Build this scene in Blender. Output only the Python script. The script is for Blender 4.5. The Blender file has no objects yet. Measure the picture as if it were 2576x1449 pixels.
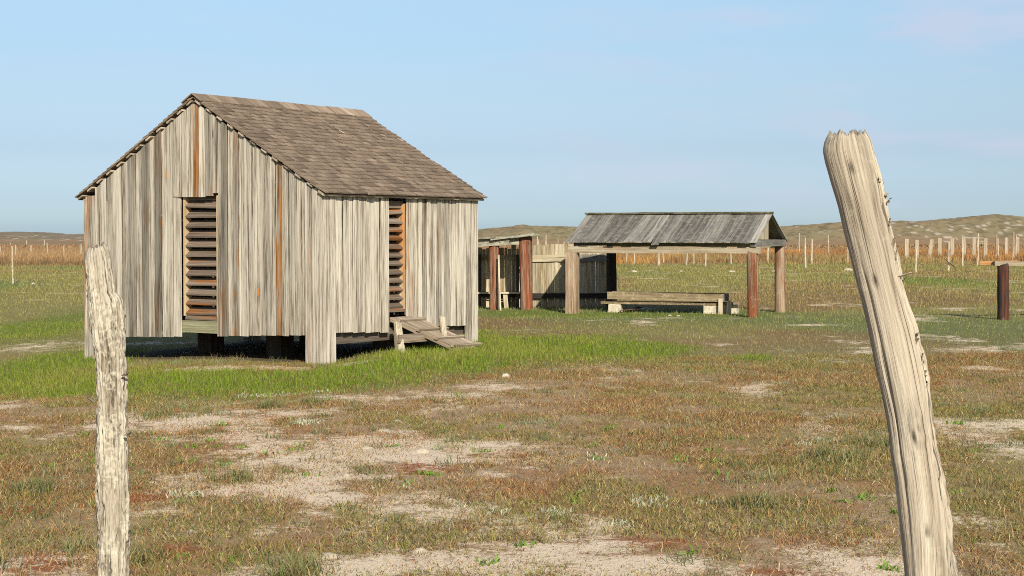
import bpy, math, random
import numpy as np
from mathutils import Vector

random.seed(7)
RNG = np.random.default_rng(11)
SC = bpy.context.scene
COL = SC.collection

# ------------------------------------------------------------------ camera model (2576 x 1449 reading grid)
F, CX, CY, HZ, EYE = 4262.4, 1288.0, 724.5, 597.0, 1.6
PITCH = math.atan((CY - HZ) / F)


def ray(px, py):
    r, u = (px - CX) / F, -(py - CY) / F
    c, s = math.cos(PITCH), math.sin(PITCH)
    return np.array([r, c + u * s, -s + u * c])


def at(px, py, z=0.0):
    d = ray(px, py)
    return np.array([0, 0, EYE]) + d * ((z - EYE) / d[2])


def atY(px, py, Y):
    d = ray(px, py)
    return np.array([0, 0, EYE]) + d * (Y / d[1])


# ------------------------------------------------------------------ noise
_T = np.random.default_rng(3).random((256, 256))


def vnoise(x, y):
    x = np.asarray(x, float); y = np.asarray(y, float)
    xi = np.floor(x).astype(int); yi = np.floor(y).astype(int)
    fx = x - xi; fy = y - yi
    fx = fx * fx * (3 - 2 * fx); fy = fy * fy * (3 - 2 * fy)
    a = _T[xi & 255, yi & 255]; b = _T[(xi + 1) & 255, yi & 255]
    c = _T[xi & 255, (yi + 1) & 255]; d = _T[(xi + 1) & 255, (yi + 1) & 255]
    return (a * (1 - fx) + b * fx) * (1 - fy) + (c * (1 - fx) + d * fx) * fy


def fbm(x, y, o=4, g=.5):
    s = 0; a = 1; t = 0
    for i in range(o):
        s = s + a * vnoise(x * 2 ** i + 17.3 * i, y * 2 ** i + 9.1 * i); t += a; a *= g
    return s / t


def sstep(a, b, x):
    t = np.clip((x - a) / (b - a), 0, 1)
    return t * t * (3 - 2 * t)


# ------------------------------------------------------------------ ground masks
def ells(lst):
    out = []
    for px, py, rx, ry in lst:
        p = at(px, py)
        out.append((p[0], p[1], rx * p[1] / F, ry * p[1] ** 2 / (F * EYE)))
    return out


SAND = ells([(760, 1035, 230, 34), (640, 1062, 130, 22), (900, 1000, 180, 22), (420, 1095, 90, 18), (1090, 1012, 120, 22),
             (1250, 972, 150, 9), (50, 1072, 55, 5), (150, 1092, 90, 10), (190, 1190, 34, 13), (950, 1408, 250, 38),
             (690, 1335, 120, 26), (545, 1330, 90, 18), (920, 1120, 40, 9), (1060, 1127, 40, 11), (1500, 1290, 190, 14), (1700, 1305, 120, 26),
             (1210, 1335, 150, 18), (1480, 1375, 220, 15), (1760, 1420, 220, 22), (2430, 992, 50, 6),
             (2490, 1310, 90, 20), (1760, 1088, 60, 10), (20, 1412, 60, 8), (1300, 1020, 130, 10), (1420, 1050, 90, 8), (1560, 1200, 120, 8),
             (1250, 1190, 60, 8), (1050, 1240, 80, 9), (420, 1290, 80, 10), (2300, 1420, 120, 18), (930, 1200, 60, 6), (1330, 1420, 120, 14),
             (130, 693, 62, 5), (40, 831, 30, 3), (2040, 768, 90, 1.5), (2040, 805, 25, 1.), (2380, 805, 25, 1.), (20, 762, 25, 1.5)])
SANDW = ells([(1300, 1330, 800, 130), (700, 1070, 520, 80), (2300, 1380, 400, 70), (200, 1130, 260, 40)])
GREEN = ells([(330, 930, 380, 46), (60, 900, 200, 60), (700, 945, 360, 34), (1080, 905, 260, 32), (1330, 872, 320, 32), (1560, 880, 200, 24),
              (1150, 850, 120, 30), (1330, 790, 160, 9), (1650, 790, 260, 7), (140, 800, 130, 22), (2300, 705, 120, 14), (1900, 900, 60, 8)])
BARE = ells([(520, 903, 110, 6), (640, 905, 110, 6), (745, 907, 40, 5), (900, 903, 60, 5)])
RUST = ells([(1090, 1175, 120, 22), (1620, 1370, 120, 13), (610, 1098, 90, 13), (60, 1415, 150, 26), (420, 1385, 130, 24), (370, 1250, 90, 16),
             (30, 1285, 60, 16), (700, 1047, 55, 6), (1500, 1440, 130, 9), (480, 1030, 90, 7), (1960, 1440, 90, 8), (560, 1240, 80, 12), (1180, 1330, 70, 8)])
SILVER = ells([(1500, 1150, 36, 12), (1640, 1265, 60, 14), (1250, 1288, 40, 9), (1400, 1290, 30, 8), (450, 1245, 60, 12), (1560, 1320, 40, 8),
               (1800, 1265, 50, 7), (980, 1230, 50, 8), (700, 980, 120, 6), (90, 960, 80, 6), (250, 960, 60, 5), (780, 1060, 60, 6), (2050, 1120, 60, 8),
               (1020, 965, 60, 5), (1180, 1270, 50, 6)])


def emask(lst, x, y):
    m = np.zeros_like(x)
    for cx, cy, rx, ry in lst:
        m = np.maximum(m, np.exp(-((x - cx) / rx) ** 2 * .8 - ((y - cy) / ry) ** 2 * .8))
    return m


def masks(x, y):
    """sand (soft, thresholded later with fine noise), green, rust, far"""
    fb = fbm(x * .75 + 3, y * .55, 6, .66); n2 = fbm(x * 3.1 + 40, y * 2.2 + 7, 3)
    near = sstep(26, 16, y); e = np.maximum(emask(SAND, x, y), .62 * emask(SANDW, x, y))
    s = np.clip((fb - .5) * 3.0 + .17 + .08 * near + e * (.44 + .08 * near) - .22 * (1 - near), 0, 1)
    g = sstep(.14, .78, emask(GREEN, x, y) * 1.0 + (fbm(x * .6 + 90, y * .4, 5, .6) - .5) * .8 + (n2 - .5) * .2)
    bare = emask(BARE, x, y); bm = sstep(.25, .6, bare + (n2 - .5) * .4)
    g = g * (1 - bm); s = np.maximum(s * (1 - .8 * g), bm * .75)
    r = sstep(.46, .70, emask(RUST, x, y) * .72 + n2 * .4 - .05 + (fbm(x * .8 + 21, y * .6 + 55, 3) - .5) * .35)
    far = sstep(95, 118, y + (fbm(x * .05, y * .03 + 5, 3) - .5) * 34 + np.where(x < -8, 10, 0))
    return s, g, r, far


def gz(x, y):
    x = np.asarray(x, float); y = np.asarray(y, float)
    z = (fbm(x * .35, y * .3, 3) - .5) * .07 * sstep(3, 9, y)
    z = z - .1 * sstep(-1.6, -2.6, x) * sstep(14, 20, y) * sstep(40, 30, y) - .1 * sstep(-3.5, -6.3, x) * sstep(14, 20, y) * sstep(40, 30, y)
    # a calmer strip where buildings stand
    return z + (fbm(x * .02 + 8, y * .02, 3) - .5) * 1.0 * sstep(130, 260, y)


def gz1(x, y):
    return float(gz(np.array([x]), np.array([y]))[0])


# ------------------------------------------------------------------ tagging
def tag(o, label=None, cat=None, group=None, kind=None):
    if label: o['label'] = label
    if cat: o['category'] = cat
    if group: o['group'] = group
    if kind: o['kind'] = kind
    return o


def thing(name, loc, label, cat, group=None):
    o = bpy.data.objects.new(name, None); COL.objects.link(o)
    o.location = [float(v) for v in loc]; o.empty_display_size = .2
    return tag(o, label, cat, group)


def root_loc(o):
    v = Vector((0, 0, 0))
    while o is not None:
        v = v + o.location; o = o.parent
    return v


# ------------------------------------------------------------------ mesh builder
class MB:
    def __init__(s):
        s.v = []; s.f = []; s.uv = []; s.t = []; s.sm = []

    def rings(s, R, tint=1., stain=0., cap=True, smooth=False, seed=None, off=None, vscale=1., tmap=None):
        """R: list of rings (n points each) along the length; grain runs along the length."""
        seed = random.random() if seed is None else seed
        off = (random.random() * 40, random.random() * 40) if off is None else off
        n = len(R[0]); b = len(s.v)
        cen = [np.mean(np.array(r), axis=0) for r in R]
        U = [0.]
        for i in range(1, len(R)):
            U.append(U[-1] + float(np.linalg.norm(cen[i] - cen[i - 1])))
        per = [0.]; r0 = np.array(R[len(R) // 2])
        for i in range(n):
            per.append(per[-1] + float(np.linalg.norm(r0[(i + 1) % n] - r0[i])) * vscale)
        for r in R:
            for p in r:
                s.v.append((float(p[0]), float(p[1]), float(p[2])))
        T = (tint, stain, seed, 1.)
        for i in range(len(R) - 1):
            for j in range(n):
                k = (j + 1) % n
                s.f.append((b + i * n + j, b + i * n + k, b + (i + 1) * n + k, b + (i + 1) * n + j))
                a0, a1 = U[i] + off[0], U[i + 1] + off[0]; v0, v1 = per[j] + off[1], per[j + 1] + off[1]
                s.uv += [(a0, v0), (a0, v1), (a1, v1), (a1, v0)]
                if tmap is None: s.t += [T] * 4
                else: s.t += [(tint * tmap[p][q], stain, seed, 1.) for p, q in ((i, j), (i, k), (i + 1, k), (i + 1, j))]
                s.sm.append(smooth)
        if cap:
            for idx, rev in ((0, True), (len(R) - 1, False)):
                f = [b + idx * n + j for j in range(n)]
                pts = np.array(R[idx]); c = pts.mean(0)
                if rev: f = f[::-1]; pts = pts[::-1]
                s.f.append(tuple(f))
                for p in pts:
                    d = p - c
                    s.uv.append((off[0] + d[2] * .3 + U[idx], off[1] + (d[0] + d[1])))
                s.t += [T] * n; s.sm.append(False)

    def board(s, p0, p1, wv, tv, tint=1., stain=0., seg=1, jit=0., **k):
        """box along p0->p1; wv, tv are full width / thickness vectors."""
        p0, p1, wv, tv = map(lambda q: np.array(q, float), (p0, p1, wv, tv))
        R = []
        for i in range(seg + 1):
            c = p0 + (p1 - p0) * i / seg
            j = [wv / max(1e-6, np.linalg.norm(wv)) * random.uniform(-jit, jit) for _ in range(2)]
            R.append([c - wv / 2 - tv / 2 + j[0], c + wv / 2 - tv / 2 + j[1], c + wv / 2 + tv / 2 + j[1], c - wv / 2 + tv / 2 + j[0]])
        s.rings(R, tint, stain, **k)

    def build(s, name, mat, parent=None, loc=None):
        me = bpy.data.meshes.new(name)
        if parent is not None: o0 = root_loc(parent)
        else: o0 = Vector(loc if loc is not None else (0, 0, 0))
        v = np.array(s.v) - np.array(o0)
        me.from_pydata(v.tolist(), [], s.f); me.update()
        if s.uv:
            u = me.uv_layers.new(name='grain'); u.data.foreach_set('uv', np.array(s.uv, 'f').ravel())
            a = me.color_attributes.new('tint', 'FLOAT_COLOR', 'CORNER'); a.data.foreach_set('color', np.array(s.t, 'f').ravel())
            me.polygons.foreach_set('use_smooth', np.array(s.sm, bool))
        me.materials.append(mat)
        ob = bpy.data.objects.new(name, me); COL.objects.link(ob)
        if parent is not None: ob.parent = parent
        else: ob.location = o0
        return ob


# ------------------------------------------------------------------ materials
class NT:
    def __init__(s, name):
        s.m = bpy.data.materials.new(name); s.m.use_nodes = True
        s.t = s.m.node_tree; s.t.nodes.clear()
        s.out = s.n('ShaderNodeOutputMaterial')

    def n(s, typ, **kw):
        nd = s.t.nodes.new(typ)
        for k, v in kw.items():
            if k.startswith('_'): setattr(nd, k[1:], v)
            else: s.set(nd, k.replace('__', ' '), v)
        return nd

    def set(s, nd, key, v):
        sock = nd.inputs[int(key[1:])] if key[0] == 'i' and key[1:].isdigit() else nd.inputs[key]
        if isinstance(v, bpy.types.NodeSocket): s.t.links.new(v, sock)
        else: sock.default_value = v

    def math(s, op, a, b=0., c=0., clamp=False):
        nd = s.n('ShaderNodeMath', _operation=op, _use_clamp=clamp, i0=a, i1=b, i2=c); return nd.outputs[0]

    def mix(s, f, a, b, typ='MIX'):
        nd = s.n('ShaderNodeMix', _data_type='RGBA', _blend_type=typ)
        s.set(nd, 'i0', f)
        for i, v in ((6, a), (7, b)):
            if isinstance(v, tuple) and len(v) == 3: v = v + (1.,)
            s.set(nd, f'i{i}', v)
        return nd.outputs[2]

    def ramp(s, f, lo, hi):
        nd = s.n('ShaderNodeMapRange', _interpolation_type='SMOOTHSTEP', i0=f, i1=lo, i2=hi, i3=0., i4=1.); return nd.outputs[0]

    def noise(s, vec, scale=1., detail=3., rough=.55, dim='3D'):
        nd = s.n('ShaderNodeTexNoise', _noise_dimensions=dim, Vector=vec, Scale=scale, Detail=detail, Roughness=rough); return nd.outputs[0]


def c4(c): return tuple(c) + (1.,)


def wood(name, light, mid, dark, stain=(.42, .16, .04), knots=.25, cracks=.35, lichen=0., lichen_col=(.5, .5, .36), bump=.5, contrast=1., rough=.85, fine=1., ul=1., warpk=.05):
    N = NT(name)
    uv = N.n('ShaderNodeUVMap', _uv_map='grain').outputs[0]
    at_ = N.n('ShaderNodeAttribute', _attribute_name='tint')
    sep = N.n('ShaderNodeSeparateColor', Color=at_.outputs['Color'])
    tint, stn, seed = sep.outputs
    sx = N.n('ShaderNodeSeparateXYZ', Vector=uv); u, v = sx.outputs[0], sx.outputs[1]
    z = N.math('MULTIPLY', seed, 37.)
    # slow warp makes the grain wander
    wv = N.n('ShaderNodeCombineXYZ', X=N.math('MULTIPLY', u, 1.3), Y=N.math('MULTIPLY', v, 5.), Z=z).outputs[0]
    warp = N.math('MULTIPLY', N.math('SUBTRACT', N.noise(wv, 1., 2.), .5), warpk)
    v2 = N.math('ADD', v, warp)

    def nz(su, sv, d=3., r=.6):
        vec = N.n('ShaderNodeCombineXYZ', X=N.math('MULTIPLY', u, su * ul), Y=N.math('MULTIPLY', v2, sv), Z=z).outputs[0]
        return N.noise(vec, 1., d, r)
    a = nz(.9, 34. * fine, 5., .68); b = nz(5., 110. * fine, 3.); c = nz(.55, 8. * fine, 3.)
    g = N.math('ADD', N.math('ADD', N.math('MULTIPLY', a, .42), N.math('MULTIPLY', b, .24)), N.math('MULTIPLY', c, .34))
    g = N.math('ADD', N.math('MULTIPLY', N.math('SUBTRACT', g, .5), 1.6 * contrast), .5)
    col = N.mix(N.ramp(g, .24, .46), dark, mid)
    col = N.mix(N.ramp(g, .42, .68), col, light)
    # knots
    kv = N.n('ShaderNodeCombineXYZ', X=N.math('MULTIPLY', u, 1.5), Y=N.math('MULTIPLY', v, 4.2), Z=z).outputs[0]
    vo = N.n('ShaderNodeTexVoronoi', _feature='F1', Vector=kv, Scale=1.)
    pick = N.n('ShaderNodeSeparateColor', Color=vo.outputs['Color'])
    sel = N.math('LESS_THAN', pick.outputs[0], knots)
    core = N.math('MULTIPLY', sel, N.math('SUBTRACT', 1., N.ramp(vo.outputs['Distance'], .07, .11)))
    halo = N.math('MULTIPLY', sel, N.math('SUBTRACT', 1., N.ramp(vo.outputs['Distance'], .08, .34)))
    col = N.mix(N.math('MULTIPLY', halo, .45), col, c4(dark))
    kcol = N.mix(N.math('GREATER_THAN', pick.outputs[1], .45), c4(np.array(dark) * .45), c4(np.array(stain) * 1.05))
    col = N.mix(N.math('MULTIPLY', core, .85), col, kcol)
    # resin / rust staining
    sm = N.math('MULTIPLY', N.ramp(N.math('ADD', nz(.8, 9., 4.), N.math('MULTIPLY', stn, .17)), .55, .70), N.math('POWER', stn, .3))
    scol = N.mix(N.ramp(nz(1.1, 26., 3.), .35, .6), c4(np.array(stain) * .45), c4(stain))
    col = N.mix(sm, col, scol)
    # cracks
    ck = N.ramp(nz(.8, 75. * fine, 2., .5), .635, .69)
    ckm = N.math('MULTIPLY', ck, cracks)
    col = N.mix(ckm, col, c4(np.array(dark) * .25))
    # tint
    tc = N.n('ShaderNodeCombineColor', Red=tint, Green=tint, Blue=tint).outputs[0]
    col = N.mix(1., col, tc, 'MULTIPLY')
    if lichen > 0:
        geo = N.n('ShaderNodeNewGeometry')
        l1 = N.noise(geo.outputs['Position'], 9., 4., .7); l2 = N.noise(geo.outputs['Position'], 60., 2., .6)
        lm = N.math('MULTIPLY', N.ramp(N.math('ADD', N.math('MULTIPLY', l1, .6), N.math('MULTIPLY', l2, .4)), .56 - lichen * .1, .63 - lichen * .1), min(1., lichen * 1.3))
        col = N.mix(lm, col, c4(lichen_col))
    hgt = N.math('SUBTRACT', N.math('ADD', N.math('MULTIPLY', a, .6), N.math('MULTIPLY', b, .5)), N.math('MULTIPLY', ck, .8))
    bp = N.n('ShaderNodeBump', Strength=bump, Distance=.006, Height=hgt)
    bs = N.n('ShaderNodeBsdfPrincipled', Roughness=rough, Normal=bp.outputs[0])
    bs.inputs['Specular IOR Level'].default_value = .15
    N.set(bs, 'Base Color', col)
    N.t.links.new(bs.outputs[0], N.out.inputs[0])
    return N.m


M_WALL = wood('weathered_board', (.45, .42, .355), (.31, .278, .222), (.105, .084, .063), stain=(.40, .165, .035), knots=.30, contrast=1.85, cracks=.85, fine=1.35, warpk=.03)
M_RAMP = wood('ramp_board', (.34, .29, .225), (.225, .18, .13), (.09, .066, .046), stain=(.28, .12, .06), knots=.15, contrast=1.3, cracks=.8)
M_SIDE = M_WALL
M_SHINGLE = wood('cedar_shingle', (.235, .188, .142), (.15, .113, .082), (.07, .05, .036), knots=0., cracks=.3, stain=(.5, .43, .34), contrast=.9)
M_SLAT = wood('louver_board', (.20, .165, .13), (.118, .09, .066), (.05, .036, .026), stain=(.30, .115, .03), knots=.05)
M_JAMB = wood('jamb_board', (.47, .37, .245), (.37, .265, .155), (.2, .12, .06), stain=(.5, .22, .065), knots=.05)
M_GREENBOARD = wood('mossy_board', (.27, .265, .165), (.17, .165, .10), (.08, .07, .04), knots=.2)
M_DARK = wood('dark_timber', (.09, .075, .06), (.05, .04, .032), (.02, .016, .013), knots=.05)
M_BLACK = wood('tarred_and_shade_timber', (.05, .042, .037), (.02, .017, .015), (.008, .007, .006), stain=(.09, .03, .018), knots=0., cracks=.5)
M_GREYROOF = wood('grey_roof_board', (.20, .192, .172), (.112, .106, .096), (.045, .041, .035), knots=.08, lichen=.34, lichen_col=(.30, .295, .225), contrast=1.2, stain=(.3, .29, .22))
M_RIDGE = wood('mossy_ridge', (.14, .13, .085), (.06, .057, .034), (.02, .02, .012), lichen=.3, lichen_col=(.24, .24, .10), knots=0., contrast=1.5, ul=3.)
M_BEAM = wood('shelter_beam', (.385, .335, .255), (.25, .205, .14), (.105, .08, .05), stain=(.27, .13, .05), lichen=.25, lichen_col=(.42, .41, .3))
M_POSTB = wood('brown_post', (.31, .245, .175), (.195, .135, .09), (.085, .052, .032), stain=(.22, .075, .032), lichen=.2, cracks=.6, lichen_col=(.36, .34, .26), contrast=1.2)
M_RED = wood('red_post', (.25, .165, .11), (.115, .058, .036), (.035, .018, .012), stain=(.21, .052, .02), cracks=.9, knots=.05, contrast=1.9)
M_PEN = wood('pen_board', (.40, .36, .265), (.265, .225, .15), (.105, .08, .048), stain=(.24, .16, .075), knots=.12, contrast=1.3)
M_TROUGH = wood('trough_board', (.235, .19, .12), (.145, .108, .064), (.055, .04, .022), lichen=.35, lichen_col=(.37, .37, .24), stain=(.3, .13, .045))
M_LICHROOF = wood('lichen_board', (.27, .255, .20), (.15, .142, .108), (.055, .05, .038), lichen=.55, lichen_col=(.34, .325, .25), contrast=1.4)
M_POST1 = wood('bleached_post', (.385, .355, .285), (.265, .233, .178), (.10, .08, .055), lichen=.36, lichen_col=(.49, .475, .38), knots=.12, cracks=.8, bump=.9, contrast=1.25, fine=1.5, ul=5., warpk=.015)
M_POST2 = wood('leaning_post_wood', (.41, .37, .295), (.285, .245, .185), (.10, .077, .053), knots=.14, cracks=.75, lichen=.12, bump=.6, contrast=1.0, fine=3.0, ul=3.0, warpk=.012)
M_STICK = wood('pale_post', (.42, .38, .295), (.29, .245, .18), (.14, .11, .075), lichen=.35, lichen_col=(.56, .54, .43), knots=.2, cracks=.8, ul=3.)
M_PLANKP = wood('plank_post_wood', (.33, .29, .22), (.23, .19, .135), (.15, .115, .08), knots=.2)
M_ORANGE = wood('orange_board', (.36, .21, .10), (.28, .13, .048), (.16, .07, .022), knots=.1)


def rockmat(name, a, b, sc=8., bump=.6):
    N = NT(name); geo = N.n('ShaderNodeNewGeometry')
    n1 = N.noise(geo.outputs['Position'], sc, 5., .65); n2 = N.noise(geo.outputs['Position'], sc * 9, 3., .6)
    f = N.math('ADD', N.math('MULTIPLY', n1, .6), N.math('MULTIPLY', n2, .4))
    col = N.mix(N.ramp(f, .38, .62), c4(b), c4(a))
    bp = N.n('ShaderNodeBump', Strength=bump, Distance=.02, Height=f)
    bs = N.n('ShaderNodeBsdfPrincipled', Roughness=.95, Normal=bp.outputs[0]); N.set(bs, 'Base Color', col)
    N.t.links.new(bs.outputs[0], N.out.inputs[0]); return N.m


M_STONE = rockmat('pale_stone', (.50, .465, .39), (.28, .245, .19))
M_BLOCK = rockmat('weathered_block', (.52, .48, .38), (.27, .24, .17), 10.)
M_MOUND = rockmat('pale_sand', (.50, .43, .33), (.38, .315, .23), 30., .9)
M_CHAR = rockmat('dark_stump', (.09, .075, .055), (.03, .025, .02), 6.)


def grassmat(name, trans=.25):
    N = NT(name); a = N.n('ShaderNodeAttribute', _attribute_name='col')
    d = N.n('ShaderNodeBsdfPrincipled', Roughness=.7); d.inputs['Specular IOR Level'].default_value = .2
    N.set(d, 'Base Color', a.outputs['Color'])
    t = N.n('ShaderNodeBsdfTranslucent', Color=a.outputs['Color'])
    m = N.n('ShaderNodeMixShader', i0=trans, i1=d.outputs[0], i2=t.outputs[0])
    N.t.links.new(m.outputs[0], N.out.inputs[0]); return N.m


M_GRASS = grassmat('grass_blade')


def groundmat():
    N = NT('ground_soil'); a = N.n('ShaderNodeAttribute', _attribute_name='col')
    geo = N.n('ShaderNodeNewGeometry'); P = geo.outputs['Position']
    n1 = N.noise(P, 7., 5., .65); n2 = N.noise(P, 38., 5., .75); n3 = N.noise(P, 170., 3., .7)
    f = N.math('ADD', N.math('ADD', N.math('MULTIPLY', n1, .3), N.math('MULTIPLY', n2, .4)), N.math('MULTIPLY', n3, .3))
    k = N.n('ShaderNodeMapRange', i0=f, i1=.32, i2=.68, i3=.5, i4=1.45).outputs[0]
    kc = N.n('ShaderNodeCombineColor', Red=k, Green=k, Blue=k).outputs[0]
    col = N.mix(1., a.outputs['Color'], kc, 'MULTIPLY')
    # pale sand shows where the cover is thin, with a ragged crumbly edge
    e = N.math('ADD', N.math('MULTIPLY', N.math('SUBTRACT', n2, .5), 1.9), N.math('MULTIPLY', N.math('SUBTRACT', n1, .5), 1.7))
    sm = N.ramp(N.math('ADD', a.outputs['Alpha'], e), .38, .82)
    scol = N.mix(N.ramp(n3, .3, .6), (.52, .42, .30, 1.), (.74, .62, .47, 1.))
    col = N.mix(sm, col, scol)
    lit = N.ramp(N.noise(P, 85., 3., .75), .56, .64)
    col = N.mix(N.math('MULTIPLY', lit, .7), col, (.27, .185, .11, 1.))
    bp = N.n('ShaderNodeBump', Strength=.8, Distance=.03, Height=f)
    bs = N.n('ShaderNodeBsdfPrincipled', Roughness=.95, Normal=bp.outputs[0]); bs.inputs['Specular IOR Level'].default_value = .1
    N.set(bs, 'Base Color', col); N.t.links.new(bs.outputs[0], N.out.inputs[0]); return N.m


M_GROUND = groundmat()


BN = np.array([-2.5573, 22.7616, 0.]); YAW = .5912
BW, BD, HE, HR, OF, OB, OE = 4.5662, 3.599, 2.2796, 3.598, .088, .1025, .15
DU = np.array([-math.cos(YAW), math.sin(YAW), 0.]); DV = np.array([math.sin(YAW), math.cos(YAW), 0.]); UP = np.array([0, 0, 1.])
SL = (HR - HE) / (BW / 2); CS = math.cos(math.atan(SL)); SN = math.sin(math.atan(SL))


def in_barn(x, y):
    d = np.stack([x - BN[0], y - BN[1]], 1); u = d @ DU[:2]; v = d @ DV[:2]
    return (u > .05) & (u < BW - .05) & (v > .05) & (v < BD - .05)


def lerp(a, b, m): return a * (1 - m[:, None]) + np.array(b)[None] * m[:, None]


def ground_col(x, y):
    s, g, r, far = masks(x, y)
    n = fbm(x * .25 + 5, y * .16 + 2, 4); n2 = fbm(x * 1.7, y * 1.2 + 30, 3)
    c = np.tile(np.array([.34, .25, .155]), (len(x), 1))
    c = lerp(c, (.25, .20, .09), sstep(.47, .64, n)); c = lerp(c, (.29, .16, .08), sstep(.52, .65, n2) * .7)
    mid = sstep(17, 30, y)
    c = lerp(c, (.165, .165, .052), mid * .85)
    c = lerp(c, (.18, .115, .055), mid * sstep(.5, .62, fbm(x * .12 + 9, y * .09 + 4, 4)) * .85)
    c = lerp(c, (.115, .145, .055), mid * sstep(.5, .64, fbm(x * .1 + 60, y * .07 + 14, 4)) * .8)
    c = lerp(c, (.27, .095, .04), r * .9 * (1 - mid))
    c = lerp(c, (.11, .15, .022), g * .9)
    ib = in_barn(x, y); c[ib] = np.array([.10, .075, .045])  # soil colour darkened under the shed to deepen its shade
    nf = fbm(x * .05, y * .012 + 3, 4)
    fc = np.tile(np.array([.28, .155, .06]), (len(x), 1))
    fc = lerp(fc, (.22, .17, .065), sstep(.5, .65, nf))
    fc = lerp(fc, (.26, .165, .095), sstep(160, 200, y + (nf - .5) * 60))
    fc = lerp(fc, (.21, .155, .09), sstep(300, 420, y))
    c = lerp(c, (0, 0, 0), far) + fc * far[:, None]
    return np.clip(c, 0, 1)


def col_mesh(name, V, Fq, colors, mat, loc=(0, 0, 0), smooth=True, alpha=None):
    me = bpy.data.meshes.new(name)
    V = np.asarray(V, 'f') - np.array(loc, 'f')
    me.vertices.add(len(V)); me.vertices.foreach_set('co', V.ravel())
    Fq = np.asarray(Fq, 'i'); n, k = Fq.shape
    me.loops.add(n * k); me.loops.foreach_set('vertex_index', Fq.ravel())
    me.polygons.add(n); me.polygons.foreach_set('loop_start', np.arange(0, n * k, k, dtype='i'))
    if smooth: me.polygons.foreach_set('use_smooth', np.ones(n, bool))
    me.update(calc_edges=True)
    a = me.color_attributes.new('col', 'FLOAT_COLOR', 'POINT')
    a.data.foreach_set('color', np.concatenate([colors, (np.zeros(len(colors)) if alpha is None else alpha)[:, None]], 1).astype('f').ravel())
    me.materials.append(mat)
    o = bpy.data.objects.new(name, me); COL.objects.link(o); o.location = loc
    return o


def grid_faces(nr, nc):
    i = np.arange(nr - 1)[:, None] * nc + np.arange(nc - 1)[None]
    return np.stack([i, i + 1, i + 1 + nc, i + nc], -1).reshape(-1, 4)


def build_ground():
    ys = np.concatenate([np.linspace(-60, 3, 14)[:-1], np.geomspace(3, 9, 60)[:-1], np.geomspace(9, 130, 520)[:-1], np.geomspace(130, 2500, 90)])
    s = np.linspace(-1, 1, 440)
    half = np.where(ys < 6, 14 + np.abs(ys) * .4, np.maximum(8, ys * .46 + 3) + np.maximum(0, ys - 130) * .3)
    X = s[None] * half[:, None]; Y = np.repeat(ys[:, None], len(s), 1)
    x, y = X.ravel(), Y.ravel()
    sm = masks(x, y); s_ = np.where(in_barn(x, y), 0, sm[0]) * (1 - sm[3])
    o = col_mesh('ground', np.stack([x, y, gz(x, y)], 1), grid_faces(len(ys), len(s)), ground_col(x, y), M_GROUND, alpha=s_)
    tag(o, kind='structure')


build_ground()


# ------------------------------------------------------------------ dunes
def dune(name, Yr, pts, sig_f, sig_b, seed, base):
    xs = np.array([(p[0] - CX) / F * Yr for p in pts]); hs = np.array([EYE + (HZ - p[1]) / F * Yr for p in pts])
    nx, ny = 420, 70
    X = np.linspace(xs[0], xs[-1], nx); T = np.linspace(-1, 1, ny)
    h = np.interp(X, xs, hs); ker = np.hanning(11); ker /= ker.sum()
    h = np.convolve(np.pad(h, 5, 'edge'), ker, 'valid')
    XX = np.repeat(X[None], ny, 0); Y = Yr + np.where(T < 0, T * sig_f, T * sig_b)[:, None] + np.zeros((1, nx))
    prof = np.where(T < 0, np.cos(T * np.pi / 2) ** 1.6, np.cos(T * np.pi / 2))[:, None]
    n = fbm(XX * .07 + seed, Y * .07, 5) - .5; n2 = fbm(XX * .5 + seed, Y * .3, 3) - .5
    Z = h[None] * prof + n * 3.2 * (1 - np.abs(T)[:, None] ** .6) * np.minimum(1, np.abs(T)[:, None] * 5 + .12) + n2 * .55 * prof - .7 * (1 - prof)
    x, y, z = XX.ravel(), Y.ravel(), Z.ravel()
    nf = fbm(x * .09 + seed + 2, y * .05 + 1, 4); ns = fbm(x * .3 + seed, y * .2 + z * .8, 4); fine = fbm(x * 1.1, y * .5 + z * 1.7, 3)
    c = np.tile(np.array(base[0]), (len(x), 1)); c = lerp(c, base[1], sstep(.42, .6, nf)); c = lerp(c, base[2], sstep(.5, .62, fine) * .8)
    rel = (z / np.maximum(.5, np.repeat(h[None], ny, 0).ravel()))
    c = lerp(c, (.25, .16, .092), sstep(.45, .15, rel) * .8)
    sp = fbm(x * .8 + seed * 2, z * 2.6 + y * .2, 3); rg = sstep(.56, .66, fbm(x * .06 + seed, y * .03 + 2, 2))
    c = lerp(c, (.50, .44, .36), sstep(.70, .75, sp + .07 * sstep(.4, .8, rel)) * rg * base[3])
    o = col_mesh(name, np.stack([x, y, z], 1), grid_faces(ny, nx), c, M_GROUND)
    tag(o, kind='structure')
    return o


dune('dune_hills', 330, [(1050, 585), (1120, 580), (1200, 577), (1260, 573), (1313, 566), (1350, 570), (1440, 573), (1560, 577), (1700, 578), (1850, 576), (1960, 571),
                         (2020, 567), (2060, 563), (2130, 558), (2200, 557), (2260, 555), (2340, 560), (2400, 553), (2460, 546), (2500, 541), (2576, 549), (2680, 556), (2850, 560), (3050, 580)],
     70, 90, 3., [(.225, .19, .105), (.24, .185, .108), (.125, .112, .06), .8])
dune('far_dune_hills', 700, [(-900, 588), (-500, 585), (-100, 587), (0, 584), (60, 583), (95, 588), (150, 591), (230, 589), (330, 590), (500, 588), (800, 588), (1100, 584), (1300, 582), (1600, 585), (1900, 588)],
     120, 150, 31., [(.17, .155, .105), (.19, .15, .105), (.13, .125, .085), .8])


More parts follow.
